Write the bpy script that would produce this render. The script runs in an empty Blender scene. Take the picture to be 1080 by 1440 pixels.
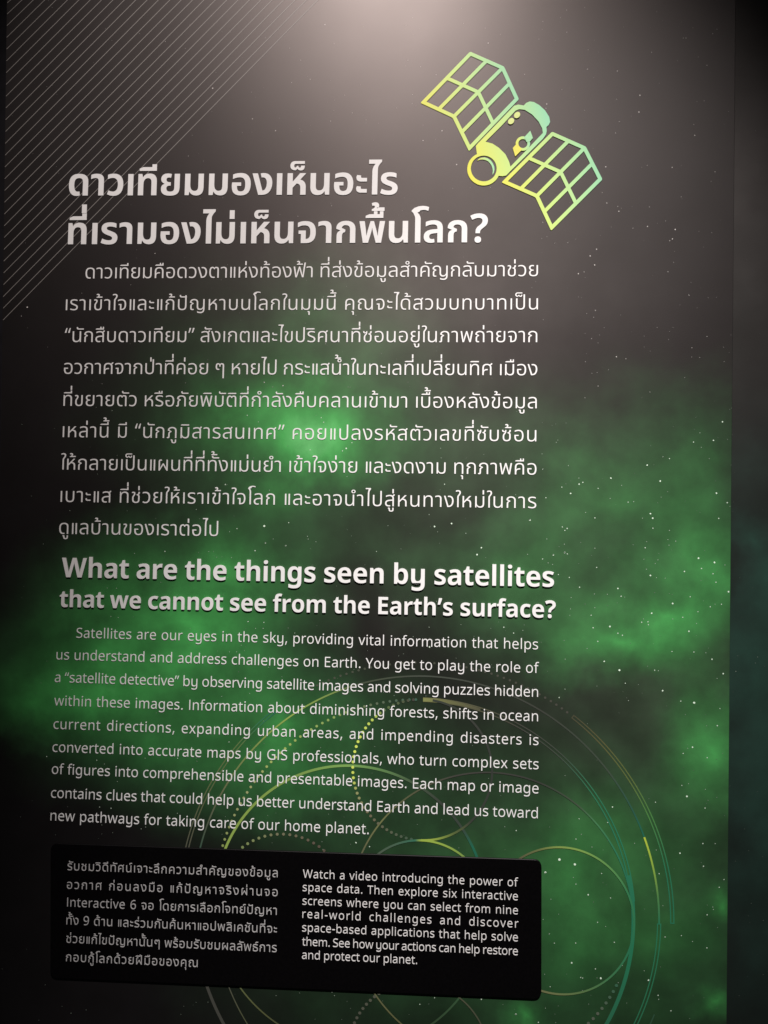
import bpy, math, random
from mathutils import Matrix, Vector
from mathutils.geometry import tessellate_polygon

scene = bpy.context.scene
COL = scene.collection
MM = 0.001

# ------------------------------------------------------------------ camera
cd = bpy.data.cameras.new('camera')
cd.sensor_fit = 'VERTICAL'; cd.sensor_height = 36.0; cd.lens = 25.0
cd.clip_start = 0.02; cd.clip_end = 50
cam = bpy.data.objects.new('camera', cd); COL.objects.link(cam)
M = Matrix([[0.998321, -0.013577, 0.056319], [0.055757, -0.038687, -0.997695], [0.015725, 0.999159, -0.037865]]).to_4x4()
M.translation = Vector((0, -1.0, 0))
cam.matrix_world = M
scene.camera = cam

# ------------------------------------------------------------------ dark gallery, two ceiling spots
world = bpy.data.worlds.new('World'); scene.world = world; world.use_nodes = True
bg = world.node_tree.nodes['Background']
bg.inputs[0].default_value = (0.85, 0.95, 1.0, 1); bg.inputs[1].default_value = 0.010

def spot(name, loc, aim, energy, cone, blend, radius, color):
    l = bpy.data.lights.new(name, 'SPOT')
    l.energy = energy; l.spot_size = math.radians(cone); l.spot_blend = blend
    l.shadow_soft_size = radius; l.color = color
    o = bpy.data.objects.new(name, l); COL.objects.link(o)
    o.location = loc
    o.rotation_euler = (Vector(aim) - Vector(loc)).to_track_quat('-Z', 'Y').to_euler()
    return o
spot('gallery_spot', (-0.11, -1.25, 2.02), (-0.15, 0, 0.51), 240, 41, 1.0, 0.06, (1.0, 0.90, 0.85))
spot('gallery_spot', (0.75, -1.95, 3.55), (0.12, 0, -0.60), 1500, 20, 1.0, 0.07, (1.0, 0.96, 0.925))

vs = scene.view_settings
vs.view_transform = 'Standard'; vs.look = 'None'; vs.exposure = 0; vs.gamma = 1; vs.use_curve_mapping = False

# ------------------------------------------------------------------ helpers
def meshobj(name, verts, faces, mat, parent=None, label=None, kind=None, smooth=False):
    me = bpy.data.meshes.new(name); me.from_pydata(verts, [], faces); me.update()
    if mat: me.materials.append(mat)
    o = bpy.data.objects.new(name, me); COL.objects.link(o)
    if parent: o.parent = parent
    if label: o['label'] = label
    if kind: o['kind'] = kind
    return o

def fill(loops):
    """triangulate a polygon with holes; returns points, triangles, loops as index lists"""
    vl = [[Vector((x, y, 0)) for x, y in lp] for lp in loops]
    tris = tessellate_polygon(vl)
    pts = [p for lp in loops for p in lp]
    idx = []; k = 0
    for lp in loops:
        idx.append(list(range(k, k + len(lp)))); k += len(lp)
    out = []
    for a, b, c in tris:
        (ax, ay), (bx, by), (cx, cy) = pts[a], pts[b], pts[c]
        s = (bx-ax)*(cy-ay) - (by-ay)*(cx-ax)
        if abs(s) < 1e-12: continue
        out.append((a, b, c) if s > 0 else (a, c, b))
    return pts, out, idx

class Solid:
    """collects flat shapes of a given thickness standing on the sheet at depth y0 (towards the viewer is -y)"""
    def __init__(s): s.v = []; s.f = []; s.c = []
    def shape(s, filled, y0, y1, T=lambda x, y: (x, y), col=None, sides=True):
        pts, tris, idx = filled
        b = len(s.v); q = [T(x, y) for x, y in pts]
        s.v += [(x, y1, z) for x, z in q]
        s.f += [(b+i, b+j, b+k) for i, j, k in tris]
        if sides:
            n = len(pts); s.v += [(x, y0, z) for x, z in q]
            for lp in idx:
                m = len(lp)
                for i in range(m):
                    a, c = lp[i], lp[(i+1) % m]
                    s.f.append((b+a, b+a+n, b+c+n, b+c))
        if col is not None: s.c += [col] * (len(s.v) - b)
    def build(s, name, mat, parent=None, **kw):
        o = meshobj(name, s.v, s.f, mat, parent, **kw)
        if s.c:
            ca = o.data.color_attributes.new('ink', 'FLOAT_COLOR', 'POINT')
            for i, c in enumerate(s.c): ca.data[i].color = (c[0], c[1], c[2], 1)
        return o

# ------------------------------------------------------------------ materials
def newmat(name):
    m = bpy.data.materials.new(name); m.use_nodes = True
    nt = m.node_tree; b = nt.nodes['Principled BSDF']
    return m, nt, b
def N(nt, t, **kw):
    n = nt.nodes.new(t)
    for k, v in kw.items(): setattr(n, k, v)
    return n
def math_(nt, op, a, b=None, c=None, clamp=False):
    n = N(nt, 'ShaderNodeMath', operation=op, use_clamp=clamp)
    for i, v in enumerate((a, b, c)):
        if v is None: continue
        if isinstance(v, (int, float)): n.inputs[i].default_value = v
        else: nt.links.new(v, n.inputs[i])
    return n.outputs[0]

PANEL_ROUGH = 0.47; PANEL_SPEC = 0.62

def print_material(name, blobs, rgb, base, star_rgb=(.5, .55, .5), haze=(), haze_rgb=(.054, .048, .044)):
    """dark printed star field with nebula clouds: sum of soft clouds broken up by noise"""
    m, nt, b = newmat(name); lk = nt.links.new
    co = N(nt, 'ShaderNodeTexCoord').outputs['Object']
    w = N(nt, 'ShaderNodeTexNoise'); w.inputs['Scale'].default_value = 5.0; w.inputs['Detail'].default_value = 5; w.inputs['Roughness'].default_value = .6
    lk(co, w.inputs['Vector'])
    sub = N(nt, 'ShaderNodeVectorMath', operation='SUBTRACT'); lk(w.outputs['Color'], sub.inputs[0]); sub.inputs[1].default_value = (.5, .5, .5)
    sc = N(nt, 'ShaderNodeVectorMath', operation='MULTIPLY'); lk(sub.outputs[0], sc.inputs[0]); sc.inputs[1].default_value = (.17, 0, .17)
    ad = N(nt, 'ShaderNodeVectorMath', operation='ADD'); lk(co, ad.inputs[0]); lk(sc.outputs[0], ad.inputs[1])
    P = ad.outputs[0]
    def cloud_sum(blobs):
      acc = None
      for (cx, cz, rx, rz, amp) in blobs:
        mp = N(nt, 'ShaderNodeMapping', vector_type='TEXTURE')
        mp.inputs['Location'].default_value = (cx*MM, 0, cz*MM); mp.inputs['Scale'].default_value = (rx*MM, 1, rz*MM)
        lk(P, mp.inputs['Vector'])
        g = N(nt, 'ShaderNodeTexGradient', gradient_type='QUADRATIC_SPHERE'); lk(mp.outputs[0], g.inputs[0])
        acc = math_(nt, 'MULTIPLY', g.outputs['Fac'], amp) if acc is None else math_(nt, 'MULTIPLY_ADD', g.outputs['Fac'], amp, acc)
      return acc
    acc = cloud_sum(blobs)
    n1 = N(nt, 'ShaderNodeTexNoise'); n1.inputs['Scale'].default_value = 9; n1.inputs['Detail'].default_value = 9; n1.inputs['Roughness'].default_value = .63; n1.inputs['Distortion'].default_value = .35
    lk(co, n1.inputs['Vector'])
    mr = N(nt, 'ShaderNodeMapRange', interpolation_type='SMOOTHSTEP'); lk(n1.outputs[0], mr.inputs[0])
    for i, v in ((1, .2), (2, .8), (3, .72), (4, 1.22)): mr.inputs[i].default_value = v
    dens = math_(nt, 'MULTIPLY', acc, mr.outputs[0])
    cr = N(nt, 'ShaderNodeValToRGB'); lk(dens, cr.inputs[0])
    els = cr.color_ramp.elements
    els[0].position = 0; els[0].color = (*base, 1)
    els[1].position = 1; els[1].color = (*rgb[-1], 1)
    for k, c in enumerate(rgb[:-1]):
        e = els.new(c[0]); e.color = (*c[1:], 1)
    # fine blotches of the base tone
    n2 = N(nt, 'ShaderNodeTexNoise'); n2.inputs['Scale'].default_value = 16; n2.inputs['Detail'].default_value = 6
    lk(co, n2.inputs['Vector'])
    mr2 = N(nt, 'ShaderNodeMapRange'); lk(n2.outputs[0], mr2.inputs[0])
    for i, v in ((1, .3), (2, .7), (3, .72), (4, 1.28)): mr2.inputs[i].default_value = v
    mx = N(nt, 'ShaderNodeMix', data_type='RGBA', blend_type='MULTIPLY'); mx.inputs[0].default_value = 1
    lk(cr.outputs[0], mx.inputs[6]); 
    cmb = N(nt, 'ShaderNodeCombineColor'); 
    for i in range(3): lk(mr2.outputs[0], cmb.inputs[i])
    lk(cmb.outputs[0], mx.inputs[7])
    last = mx.outputs[2]
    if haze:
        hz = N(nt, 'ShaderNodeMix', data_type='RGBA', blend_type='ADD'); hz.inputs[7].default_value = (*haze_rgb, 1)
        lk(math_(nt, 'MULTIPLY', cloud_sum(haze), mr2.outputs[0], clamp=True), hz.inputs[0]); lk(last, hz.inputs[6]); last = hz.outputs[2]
    # faint dust of very small stars
    vo = N(nt, 'ShaderNodeTexVoronoi'); vo.inputs['Scale'].default_value = 60; lk(co, vo.inputs['Vector'])
    d = math_(nt, 'SUBTRACT', 1.0, math_(nt, 'MULTIPLY', vo.outputs['Distance'], 22), clamp=True)
    sep = N(nt, 'ShaderNodeSeparateColor'); lk(vo.outputs['Color'], sep.inputs[0])
    pick = math_(nt, 'MULTIPLY', math_(nt, 'SUBTRACT', sep.outputs[0], .72, clamp=True), .9)
    add = N(nt, 'ShaderNodeMix', data_type='RGBA', blend_type='ADD'); lk(math_(nt, 'MULTIPLY', d, pick), add.inputs[0])
    lk(last, add.inputs[6]); add.inputs[7].default_value = (*star_rgb, 1)
    lk(add.outputs[2], b.inputs['Base Color'])
    # satin laminate, very slightly uneven
    n3 = N(nt, 'ShaderNodeTexNoise'); n3.inputs['Scale'].default_value = 7; n3.inputs['Detail'].default_value = 3; lk(co, n3.inputs['Vector'])
    mr3 = N(nt, 'ShaderNodeMapRange'); lk(n3.outputs[0], mr3.inputs[0])
    for i, v in ((1, .3), (2, .7), (3, PANEL_ROUGH-.012), (4, PANEL_ROUGH+.012)): mr3.inputs[i].default_value = v
    lk(mr3.outputs[0], b.inputs['Roughness'])
    b.inputs['Specular IOR Level'].default_value = PANEL_SPEC; b.inputs['Specular Tint'].default_value = (1, .87, .84, 1)
    n4 = N(nt, 'ShaderNodeTexNoise'); n4.inputs['Scale'].default_value = 900; n4.inputs['Detail'].default_value = 2; lk(co, n4.inputs['Vector'])
    bp = N(nt, 'ShaderNodeBump'); bp.inputs['Strength'].default_value = .25; bp.inputs['Distance'].default_value = .0002; lk(n4.outputs[0], bp.inputs['Height'])
    lk(bp.outputs[0], b.inputs['Normal'])
    return m

def plain(name, rgb, rough=.6, spec=.3, var=.06, scale=300):
    m, nt, b = newmat(name)
    n = N(nt, 'ShaderNodeTexNoise'); n.inputs['Scale'].default_value = scale; n.inputs['Detail'].default_value = 3
    nt.links.new(N(nt, 'ShaderNodeTexCoord').outputs['Object'], n.inputs['Vector'])
    mr = N(nt, 'ShaderNodeMapRange'); nt.links.new(n.outputs[0], mr.inputs[0])
    for i, v in ((1, .3), (2, .7), (3, 1-var), (4, 1+var)): mr.inputs[i].default_value = v
    mx = N(nt, 'ShaderNodeVectorMath', operation='SCALE'); mx.inputs[0].default_value = rgb
    nt.links.new(mr.outputs[0], mx.inputs['Scale']); nt.links.new(mx.outputs[0], b.inputs['Base Color'])
    b.inputs['Roughness'].default_value = rough; b.inputs['Specular IOR Level'].default_value = spec
    return m

def ink_material(name, rough=.5, spec=.35):
    m, nt, b = newmat(name)
    a = N(nt, 'ShaderNodeAttribute', attribute_name='ink')
    nt.links.new(a.outputs['Color'], b.inputs['Base Color'])
    b.inputs['Roughness'].default_value = rough; b.inputs['Specular IOR Level'].default_value = spec
    return m

def gradient_material(name, c0, c1, c2):
    m, nt, b = newmat(name)
    s = N(nt, 'ShaderNodeSeparateXYZ'); nt.links.new(N(nt, 'ShaderNodeTexCoord').outputs['Generated'], s.inputs[0])
    t = math_(nt, 'ADD', math_(nt, 'MULTIPLY', s.outputs[0], .8), math_(nt, 'MULTIPLY', s.outputs[2], .2))
    cr = N(nt, 'ShaderNodeValToRGB'); nt.links.new(t, cr.inputs[0])
    e = cr.color_ramp.elements; e[0].position = .05; e[0].color = (*c0, 1); e[1].position = .95; e[1].color = (*c2, 1)
    k = e.new(.5); k.color = (*c1, 1)
    nt.links.new(cr.outputs[0], b.inputs['Base Color'])
    b.inputs['Roughness'].default_value = .5; b.inputs['Specular IOR Level'].default_value = .3
    return m

GREEN = [(.12, .013, .048, .017), (.35, .026, .14, .036), (.65, .046, .30, .068), (.16, .46, .14)]
GREEN = GREEN[:3] + [(.12, .48, .15)]
blobs_main = [
 (-160, 148, 200, 160, 0.5),
 (-206, 178, 340, 270, 0.32),
 (-174, 107, 120, 90, 0.5),
 (-278, 173, 130, 90, 0.3),
 (-132, 332, 220, 120, 0.14),
 (-348, -113, 330, 170, 0.66),
 (-449, -201, 280, 140, 0.66),
 (-268, -36, 190, 140, 0.34),
 (-192, -274, 260, 180, 0.48),
 (-553, -239, 160, 80, 0.42),
 (-364, -299, 260, 140, 0.26),
 (279, -138, 180, 95, 0.64),
 (346, -83, 190, 140, 0.45),
 (398, -24, 110, 190, 0.26),
 (298, 62, 320, 200, 0.25),
 (143, -58, 210, 180, 0.28),
 (404, 142, 120, 130, 0.1),
 (393, -284, 110, 130, 0.42),
 (290, -506, 420, 360, 0.2),
 (194, -463, 170, 170, 0.12),
 (280, -384, 220, 140, 0.14),
 (398, -478, 45, 45, 0.3),
 (402, -613, 45, 45, 0.3),
 (136, -641, 45, 45, 0.35),
 (200, 141, 350, 150, 0.1),
 (2, 119, 300, 200, 0.05),
 (-36, -22, 260, 90, 0.08),
 (403, -227, 120, 120, 0.14),
 (50, -488, 520, 420, 0.16),
 (298, -239, 200, 160, 0.06),
]
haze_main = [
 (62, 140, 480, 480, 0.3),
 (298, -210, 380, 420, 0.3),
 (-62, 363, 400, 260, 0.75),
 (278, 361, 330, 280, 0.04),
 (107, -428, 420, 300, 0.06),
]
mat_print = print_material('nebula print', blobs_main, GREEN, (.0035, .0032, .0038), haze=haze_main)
TEAL = [(.2, .007, .021, .016), (.6, .010, .038, .027), (.02, .085, .055)]
blobs_side = [(470, -40, 90, 160, .55), (460, -180, 90, 200, .45), (445, 20, 40, 40, .5), (470, -360, 160, 420, .38), (470, 120, 120, 120, .15)]
mat_side = print_material('dark teal nebula print', blobs_side, TEAL, (.003, .0052, .0046), star_rgb=(.2, .28, .25), haze=[(480, 560, 300, 620, .9)], haze_rgb=(.04, .034, .034))
mat_white = plain('white lettering', (.72, .715, .72), .55, .3, var=.02)
mat_caption = plain('grey white lettering', (.68, .66, .66), .6, .25)
mat_caption_thai = plain('mid grey lettering', (.40, .39, .395), .6, .2)
mat_black = plain('matt black caption ground', (.0018, .0015, .0018), .45, .08, var=.2)
mat_wall = plain('black gallery wall', (.006, .0055, .008), .8, .2, var=.3, scale=60)
mat_edge = plain('panel edge', (.10, .11, .09), .5, .4)
mat_ink = ink_material('printed line ink')
mat_star = ink_material('printed star ink', .6, .2)
mat_emblem = gradient_material('yellow to mint ink', (.66, .65, .06), (.46, .66, .21), (.25, .60, .38))

# ------------------------------------------------------------------ setting
wall = meshobj('wall', [(-3, .06, -1.6), (3, .06, -1.6), (3, .06, 2.6), (-3, .06, 2.6), (-3, .16, -1.6), (3, .16, -1.6), (3, .16, 2.6), (-3, .16, 2.6)],
               [(0, 1, 2, 3), (7, 6, 5, 4), (0, 4, 5, 1), (3, 2, 6, 7), (1, 5, 6, 2), (0, 3, 7, 4)], mat_wall)
wall['kind'] = 'structure'

# ------------------------------------------------------------------ the panel
root = bpy.data.objects.new('exhibit_panel', None); COL.objects.link(root)
root['label'] = 'black museum text panel with green nebula print, white Thai and English text and satellite drawing'
root['category'] = 'information panel'

ZT, ZB = 1.08, -0.92
def line_x(p, q, z): return p[0] + (q[0]-p[0])*(z-p[1])/(q[1]-p[1])
EDGE = [(425.4, 461.2), (421.9, 241.2), (417.1, -130.2), (413.0, -640.4)]
LEFT = [(-634.1, 796.5), (-621.8, 259.8)]
xr = lambda z: .5*(line_x((423.5*MM, .27), (413.2*MM, -.64), z) + line_x((423.5*MM, .27), (413.2*MM, -.64), z))
xl = lambda z: line_x((LEFT[0][0]*MM, LEFT[0][1]*MM), (LEFT[1][0]*MM, LEFT[1][1]*MM), z)

def board(name, outline, y0, y1, mat, parent, bev=.0008, label=None):
    """a board with a small chamfer round its front face; outline anticlockwise seen from the viewer"""
    n = len(outline)
    cx = sum(p[0] for p in outline)/n; cz = sum(p[1] for p in outline)/n
    inner = []
    for i in range(n):
        p0, p, p1 = outline[i-1], outline[i], outline[(i+1) % n]
        d0 = Vector((p[0]-p0[0], p[1]-p0[1])).normalized(); d1 = Vector((p1[0]-p[0], p1[1]-p[1])).normalized()
        nn = (Vector((-d0.y, d0.x)) + Vector((-d1.y, d1.x))).normalized()
        inner.append((p[0]+nn.x*bev, p[1]+nn.y*bev))
    v = [(x, y1, z) for x, z in inner] + [(x, y1+bev, z) for x, z in outline] + [(x, y0, z) for x, z in outline]
    f = [tuple(range(n))]
    for i in range(n):
        j = (i+1) % n
        f += [(i, i+n, j+n, j), (i+n, i+2*n, j+2*n, j+n)]
    f.append(tuple(reversed(range(2*n, 3*n))))
    return meshobj(name, v, f, mat, parent, label=label)

out = [(xl(ZB), ZB), (xr(ZB), ZB), (xr(ZT), ZT), (xl(ZT), ZT)]
bd = board('board', out, .016, 0, mat_print, root, .0012)

# second panel to the right, a little further back
side = bpy.data.objects.new('side_panel', None); COL.objects.link(side)
side['label'] = 'dark teal star field panel continuing beyond the right edge of the text panel'
side['category'] = 'wall panel'
bs = board('board', [(.395, ZB), (1.05, ZB), (1.05, ZT), (.395, ZT)], .045, .0185, mat_side, side)

# ------------------------------------------------------------------ printed stars
random.seed(11)
STARS = [(212.2, 343.9, 1), (235.8, 324.3, 2), (223.7, 320.0, 1), (233.4, 315.4, 1), (248.0, 300.2, 1), (230.8, 284.6, 2), (320.7, 300.4, 1), (342.3, 300.4, 1), (336.1, 283.5, 1), (388.5, 287.7, 2), (368.1, 271.9, 2), (423.7, 274.8, 2), (378.6, 258.3, 1), (367.8, 259.0, 1), (265.0, 259.2, 3), (278.0, 256.4, 2), (222.3, 252.1, 1), (231.4, 235.9, 1), (238.6, 236.9, 1), (240.0, 217.9, 2), (311.0, 209.8, 2), (358.2, 230.2, 1), (221.9, 201.3, 2), (364.1, 346.2, 2), (409.2, 168.8, 4), (378.8, 153.3, 2), (397.0, 143.0, 4), (370.1, 140.4, 3), (380.5, 133.2, 2), (163.4, 166.5, 2), (185.0, 141.7, 2), (182.9, 138.5, 2), (163.3, 122.2, 2), (199.7, 106.1, 2), (164.9, 100.5, 2), (214.2, 88.8, 2), (219.7, 82.9, 3), (214.6, 80.4, 4), (190.9, 76.0, 3), (203.0, 67.4, 4), (240.6, 74.8, 3), (258.0, 89.3, 4), (272.7, 79.4, 2), (307.4, 107.9, 4), (328.8, 119.6, 2), (337.6, 117.2, 3), (325.1, 85.9, 5), (326.4, 63.7, 2), (281.6, 56.2, 3), (289.1, 57.0, 2), (257.1, 61.1, 2), (311.9, 40.7, 5), (315.0, 34.5, 4), (301.1, 34.3, 2), (315.3, 20.7, 3), (223.7, 41.2, 2), (236.4, 33.8, 3), (400.9, 70.1, 4), (415.3, 57.2, 3), (403.9, 35.4, 3), (147.1, 30.1, 3), (191.9, 20.6, 3), (198.5, 18.6, 3), (195.4, 15.8, 3), (170.7, 3.6, 2), (194.8, -3.3, 2), (195.6, -14.7, 4), (199.0, -16.7, 3), (179.5, -18.1, 3), (178.9, -31.6, 2), (236.6, -8.2, 2), (304.9, -6.4, 3), (306.9, 2.0, 2), (346.1, 3.3, 2), (335.6, 5.2, 2), (337.0, -2.4, 2), (337.6, 17.9, 2), (376.7, -19.6, 5), (398.1, -25.0, 5), (412.1, -28.2, 2), (380.7, -33.6, 3), (357.8, -38.1, 4), (396.1, -40.5, 3), (322.1, -22.9, 2), (318.4, -27.8, 2), (303.2, -22.2, 2), (306.6, -35.9, 2), (312.0, -44.4, 4), (320.1, -47.3, 2), (331.9, -47.8, 2), (239.1, -34.7, 3), (201.9, -49.2, 3), (400.0, -52.0, 3), (216.0, -62.4, 3), (236.2, -71.3, 2), (253.8, -71.3, 2), (268.1, -63.1, 4), (272.5, -73.7, 3), (204.5, -76.8, 2), (416.7, -64.6, 4), (365.5, -72.5, 3), (342.0, -82.2, 4), (407.3, -81.9, 3), (398.7, -82.0, 2), (392.3, -85.6, 3), (375.9, -92.7, 3), (313.8, -96.1, 4), (355.5, -100.7, 3), (342.1, -103.4, 2), (300.3, -108.7, 3), (308.8, -107.9, 3), (309.4, -111.9, 3), (236.9, -90.2, 2), (231.9, -100.6, 3), (257.4, -115.5, 4), (234.7, -117.7, 3), (363.8, -119.6, 4), (373.9, -108.8, 2), (268.3, -124.5, 3), (274.4, -127.1, 3), (302.7, -104.2, 2), (203.6, -92.6, 2), (202.9, -101.3, 2), (270.5, -174.8, 5), (249.9, -163.3, 4), (241.1, -136.2, 3), (226.7, -146.4, 2), (341.1, -147.6, 3), (370.4, -147.6, 3), (386.4, -148.3, 2), (394.5, -156.8, 4), (409.4, -175.9, 4), (401.2, -182.6, 2), (317.9, -173.6, 3), (322.9, -174.2, 2), (278.5, -192.4, 3), (328.6, -201.1, 4), (370.7, -216.2, 5), (352.9, -214.5, 3), (282.8, -215.8, 2), (196.9, -202.6, 2), (189.4, -213.7, 2), (405.0, -223.1, 3), (401.4, -246.2, 3), (368.5, -276.2, 4), (356.1, -284.9, 3), (362.1, -277.9, 2), (387.9, -289.6, 3), (354.3, -327.9, 3), (361.0, -342.3, 4), (385.4, -332.1, 2), (385.0, -357.1, 3), (319.2, -351.6, 3), (261.8, -360.1, 4), (217.0, -377.6, 3), (255.4, -381.1, 3), (212.9, -405.0, 3), (234.4, -414.8, 2), (291.5, -407.6, 2), (320.3, -415.4, 2), (351.8, -418.4, 4), (382.1, -404.4, 3), (398.3, -403.8, 2), (382.8, -434.5, 3), (403.5, -461.5, 3), (409.8, -451.0, 3), (387.6, -498.5, 3), (395.7, -491.1, 2), (395.0, -487.9, 2), (387.2, -542.0, 3), (368.3, -534.5, 2), (353.6, -527.4, 3), (332.1, -530.2, 3), (329.2, -489.1, 2), (324.2, -446.8, 3), (190.8, -433.4, 6), (211.6, -439.0, 5), (172.2, -452.0, 3), (213.2, -465.3, 3), (209.9, -456.5, 2), (247.5, -449.6, 3), (229.7, -478.8, 4), (259.7, -481.8, 3), (177.8, -533.4, 3), (184.7, -545.2, 3), (190.1, -506.5, 2), (213.3, -543.8, 3), (242.4, -514.9, 3), (253.1, -520.0, 2), (264.9, -540.4, 3), (208.1, -570.3, 4), (239.8, -576.8, 3), (247.0, -588.8, 5), (222.8, -589.7, 3), (220.3, -589.1, 3), (310.3, -588.2, 4), (304.6, -576.1, 2), (323.0, -607.5, 3), (339.9, -626.9, 3), (323.7, -612.7, 2), (173.4, -632.0, 2), (133.7, -642.5, 3), (276.7, -567.0, 3), (275.6, -570.5, 2), (434.1, -175.6, 3), (463.5, -155.1, 2), (460.6, -163.4, 2), (132.0, -396.6, 3), (82.6, 713.0, 3), (223.2, 671.4, 3), (223.9, 700.0, 2), (265.0, 667.5, 3), (187.2, 642.4, 2), (134.8, 666.0, 2), (264.2, 627.1, 3), (219.3, 611.8, 2), (268.1, 594.1, 3), (262.6, 578.4, 3), (249.3, 529.7, 3), (244.5, 492.8, 2), (251.0, 477.7, 3), (266.2, 472.7, 2), (267.7, 465.7, 3), (178.6, 420.7, 3), (197.4, 421.1, 3), (18.2, 585.6, 3), (-8.7, 571.9, 3), (39.6, 536.0, 3), (-24.8, 639.6, 2), (-25.2, 626.6, 2), (8.7, 668.1, 2), (-13.8, 680.4, 2), (-32.2, 690.5, 2), (166.3, 622.0, 3), (165.2, 615.9, 2), (156.7, 607.8, 2), (88.0, 502.3, 2), (161.9, 451.0, 2), (193.4, 758.8, 2), (159.9, 742.8, 2), (193.9, 726.2, 2), (224.0, 699.8, 2), (223.4, 671.7, 3), (265.0, 667.9, 3), (264.1, 626.9, 3), (296.4, 632.1, 3), (295.1, 607.9, 3), (268.0, 594.3, 3), (262.5, 578.5, 2), (312.6, 694.1, 2), (356.3, 713.7, 2), (360.1, 713.6, 2), (397.0, 718.9, 2), (402.9, 725.3, 2), (389.0, 673.5, 2), (384.9, 622.4, 2), (372.1, 573.0, 3), (341.1, 527.6, 3), (306.7, 531.0, 2), (463.4, 588.7, 2), (353.5, 485.3, 2), (309.9, 471.5, 2), (307.2, 443.7, 3), (345.3, 439.0, 3), (341.5, 425.6, 3), (337.8, 423.1, 2), (332.2, 451.3, 2), (395.2, 434.0, 1), (377.8, 435.9, 1), (287.2, 441.4, 2), (335.4, 379.1, 2), (364.1, 346.1, 3), (178.7, 420.8, 3), (197.5, 421.0, 3), (237.1, 411.8, 3), (228.2, 402.2, 3), (234.5, 389.3, 3), (212.0, 377.0, 3), (219.9, 379.4, 2), (235.8, 324.6, 3), (223.7, 320.3, 2), (233.4, 315.0, 2), (187.4, 642.6, 2), (219.5, 611.8, 2), (399.8, 520.4, 2), (-389.9, 726.9, 2), (-321.5, 764.0, 2), (-317.2, 654.9, 3), (-153.7, 746.2, 3), (-139.7, 717.4, 2), (-188.4, 694.0, 2), (-204.7, 712.5, 2), (-173.8, 665.2, 2), (-200.7, 660.9, 2), (-122.9, 640.7, 2), (-111.4, 614.2, 2), (-142.8, 602.6, 2), (-257.2, 608.0, 3), (-222.9, 589.8, 3), (-350.8, 554.2, 2), (-359.6, 715.7, 1), (-470.5, 730.3, 1), (-585.2, 331.5, 4), (-593.7, 318.3, 2), (-396.3, 410.1, 3), (-139.0, 478.0, 2), (-187.5, 463.1, 2), (-231.2, 221.6, 3), (-204.0, 216.9, 3), (-254.8, 173.9, 3), (-238.5, 164.5, 2), (-345.9, 220.5, 1), (-328.8, 190.3, 1), (-453.2, 179.6, 2), (-476.9, 184.3, 1), (-511.1, 33.8, 2), (-472.0, 87.2, 1), (-325.5, 38.0, 2), (-284.1, 74.2, 3), (-265.8, 11.4, 3), (-276.3, 6.9, 2), (-226.6, 15.7, 5), (-191.7, 21.0, 3), (-224.3, -8.1, 3), (-195.0, -11.7, 3), (-111.5, 127.5, 4), (-116.8, 123.9, 3), (-148.1, 171.2, 3), (-144.4, 164.7, 3), (-163.0, 124.9, 3), (-103.5, 135.7, 3), (163.5, 166.4, 2), (28.2, 78.2, 3), (14.9, 18.6, 4), (38.6, 23.1, 4), (58.7, 9.8, 2), (-164.5, 2.1, 2), (-163.3, -1.8, 2), (-152.2, -5.5, 2), (147.3, 29.6, 4), (7.0, 35.3, 2), (-50.5, 18.7, 2), (169.1, 60.9, 3), (164.7, 100.7, 3), (-109.7, 87.6, 2), (22.8, 115.2, 2), (-369.5, -22.7, 3), (-413.9, -26.3, 2), (-452.4, -76.5, 2), (-438.8, -76.6, 2), (-224.2, -8.6, 3), (-195.5, -11.9, 3), (-239.0, -19.5, 3), (-272.5, -29.8, 2), (-305.8, -22.0, 2), (-246.8, -119.9, 3), (-224.1, -120.5, 3), (-225.0, -129.0, 2), (-235.8, -129.3, 2), (-255.8, -153.4, 2), (-272.4, -163.1, 2), (-262.2, -162.8, 2), (-445.8, -117.0, 2), (-435.1, -118.2, 2), (-179.7, -134.5, 2), (-215.8, -183.2, 2), (-499.6, -222.3, 2), (-242.1, -220.7, 2), (-282.0, -225.9, 2), (80.5, -10.1, 4), (74.6, -19.8, 4), (144.3, -18.2, 2), (195.4, -15.0, 4), (179.8, -18.6, 4), (165.1, -24.3, 3), (172.8, -29.6, 2), (187.0, -45.5, 3), (-66.2, -17.7, 2), (9.1, -122.0, 2), (112.6, -119.7, 3), (138.8, -123.5, 2), (126.1, -127.5, 3), (10.1, -149.4, 4), (197.0, -161.6, 2), (189.0, -214.4, 3), (-343.0, -314.2, 3), (-389.9, -315.7, 2), (-459.9, -320.8, 3), (-429.2, -349.6, 2), (-448.8, -325.7, 2), (-453.8, -386.2, 3), (-437.1, -387.3, 3), (-341.3, -390.8, 2), (-392.8, -414.3, 2), (-386.4, -411.6, 2), (-516.3, -436.5, 2), (-270.1, -289.2, 3), (-533.3, -318.0, 3), (-88.1, -421.6, 4), (-76.8, -430.7, 3), (-69.2, -426.3, 3), (-140.1, -429.1, 4), (-133.7, -433.0, 3), (172.0, -451.4, 5), (172.0, -587.2, 2), (179.5, -603.4, 3), (23.3, -625.9, 3), (3.3, -635.6, 3), (86.9, -624.7, 3), (-117.8, -625.7, 2), (-114.3, -629.9, 2), (179.7, -486.9, 2), (178.0, -533.1, 3), (169.4, -514.4, 2), (133.7, -642.2, 4), (164.0, -651.2, 3)]
SIZES = {0: .35, 1: .45, 2: .58, 3: .82, 4: 1.12, 5: 1.45, 6: 1.75}
def in_text(x, z): return -530 < x < 175 and -440 < z < 530
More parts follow.
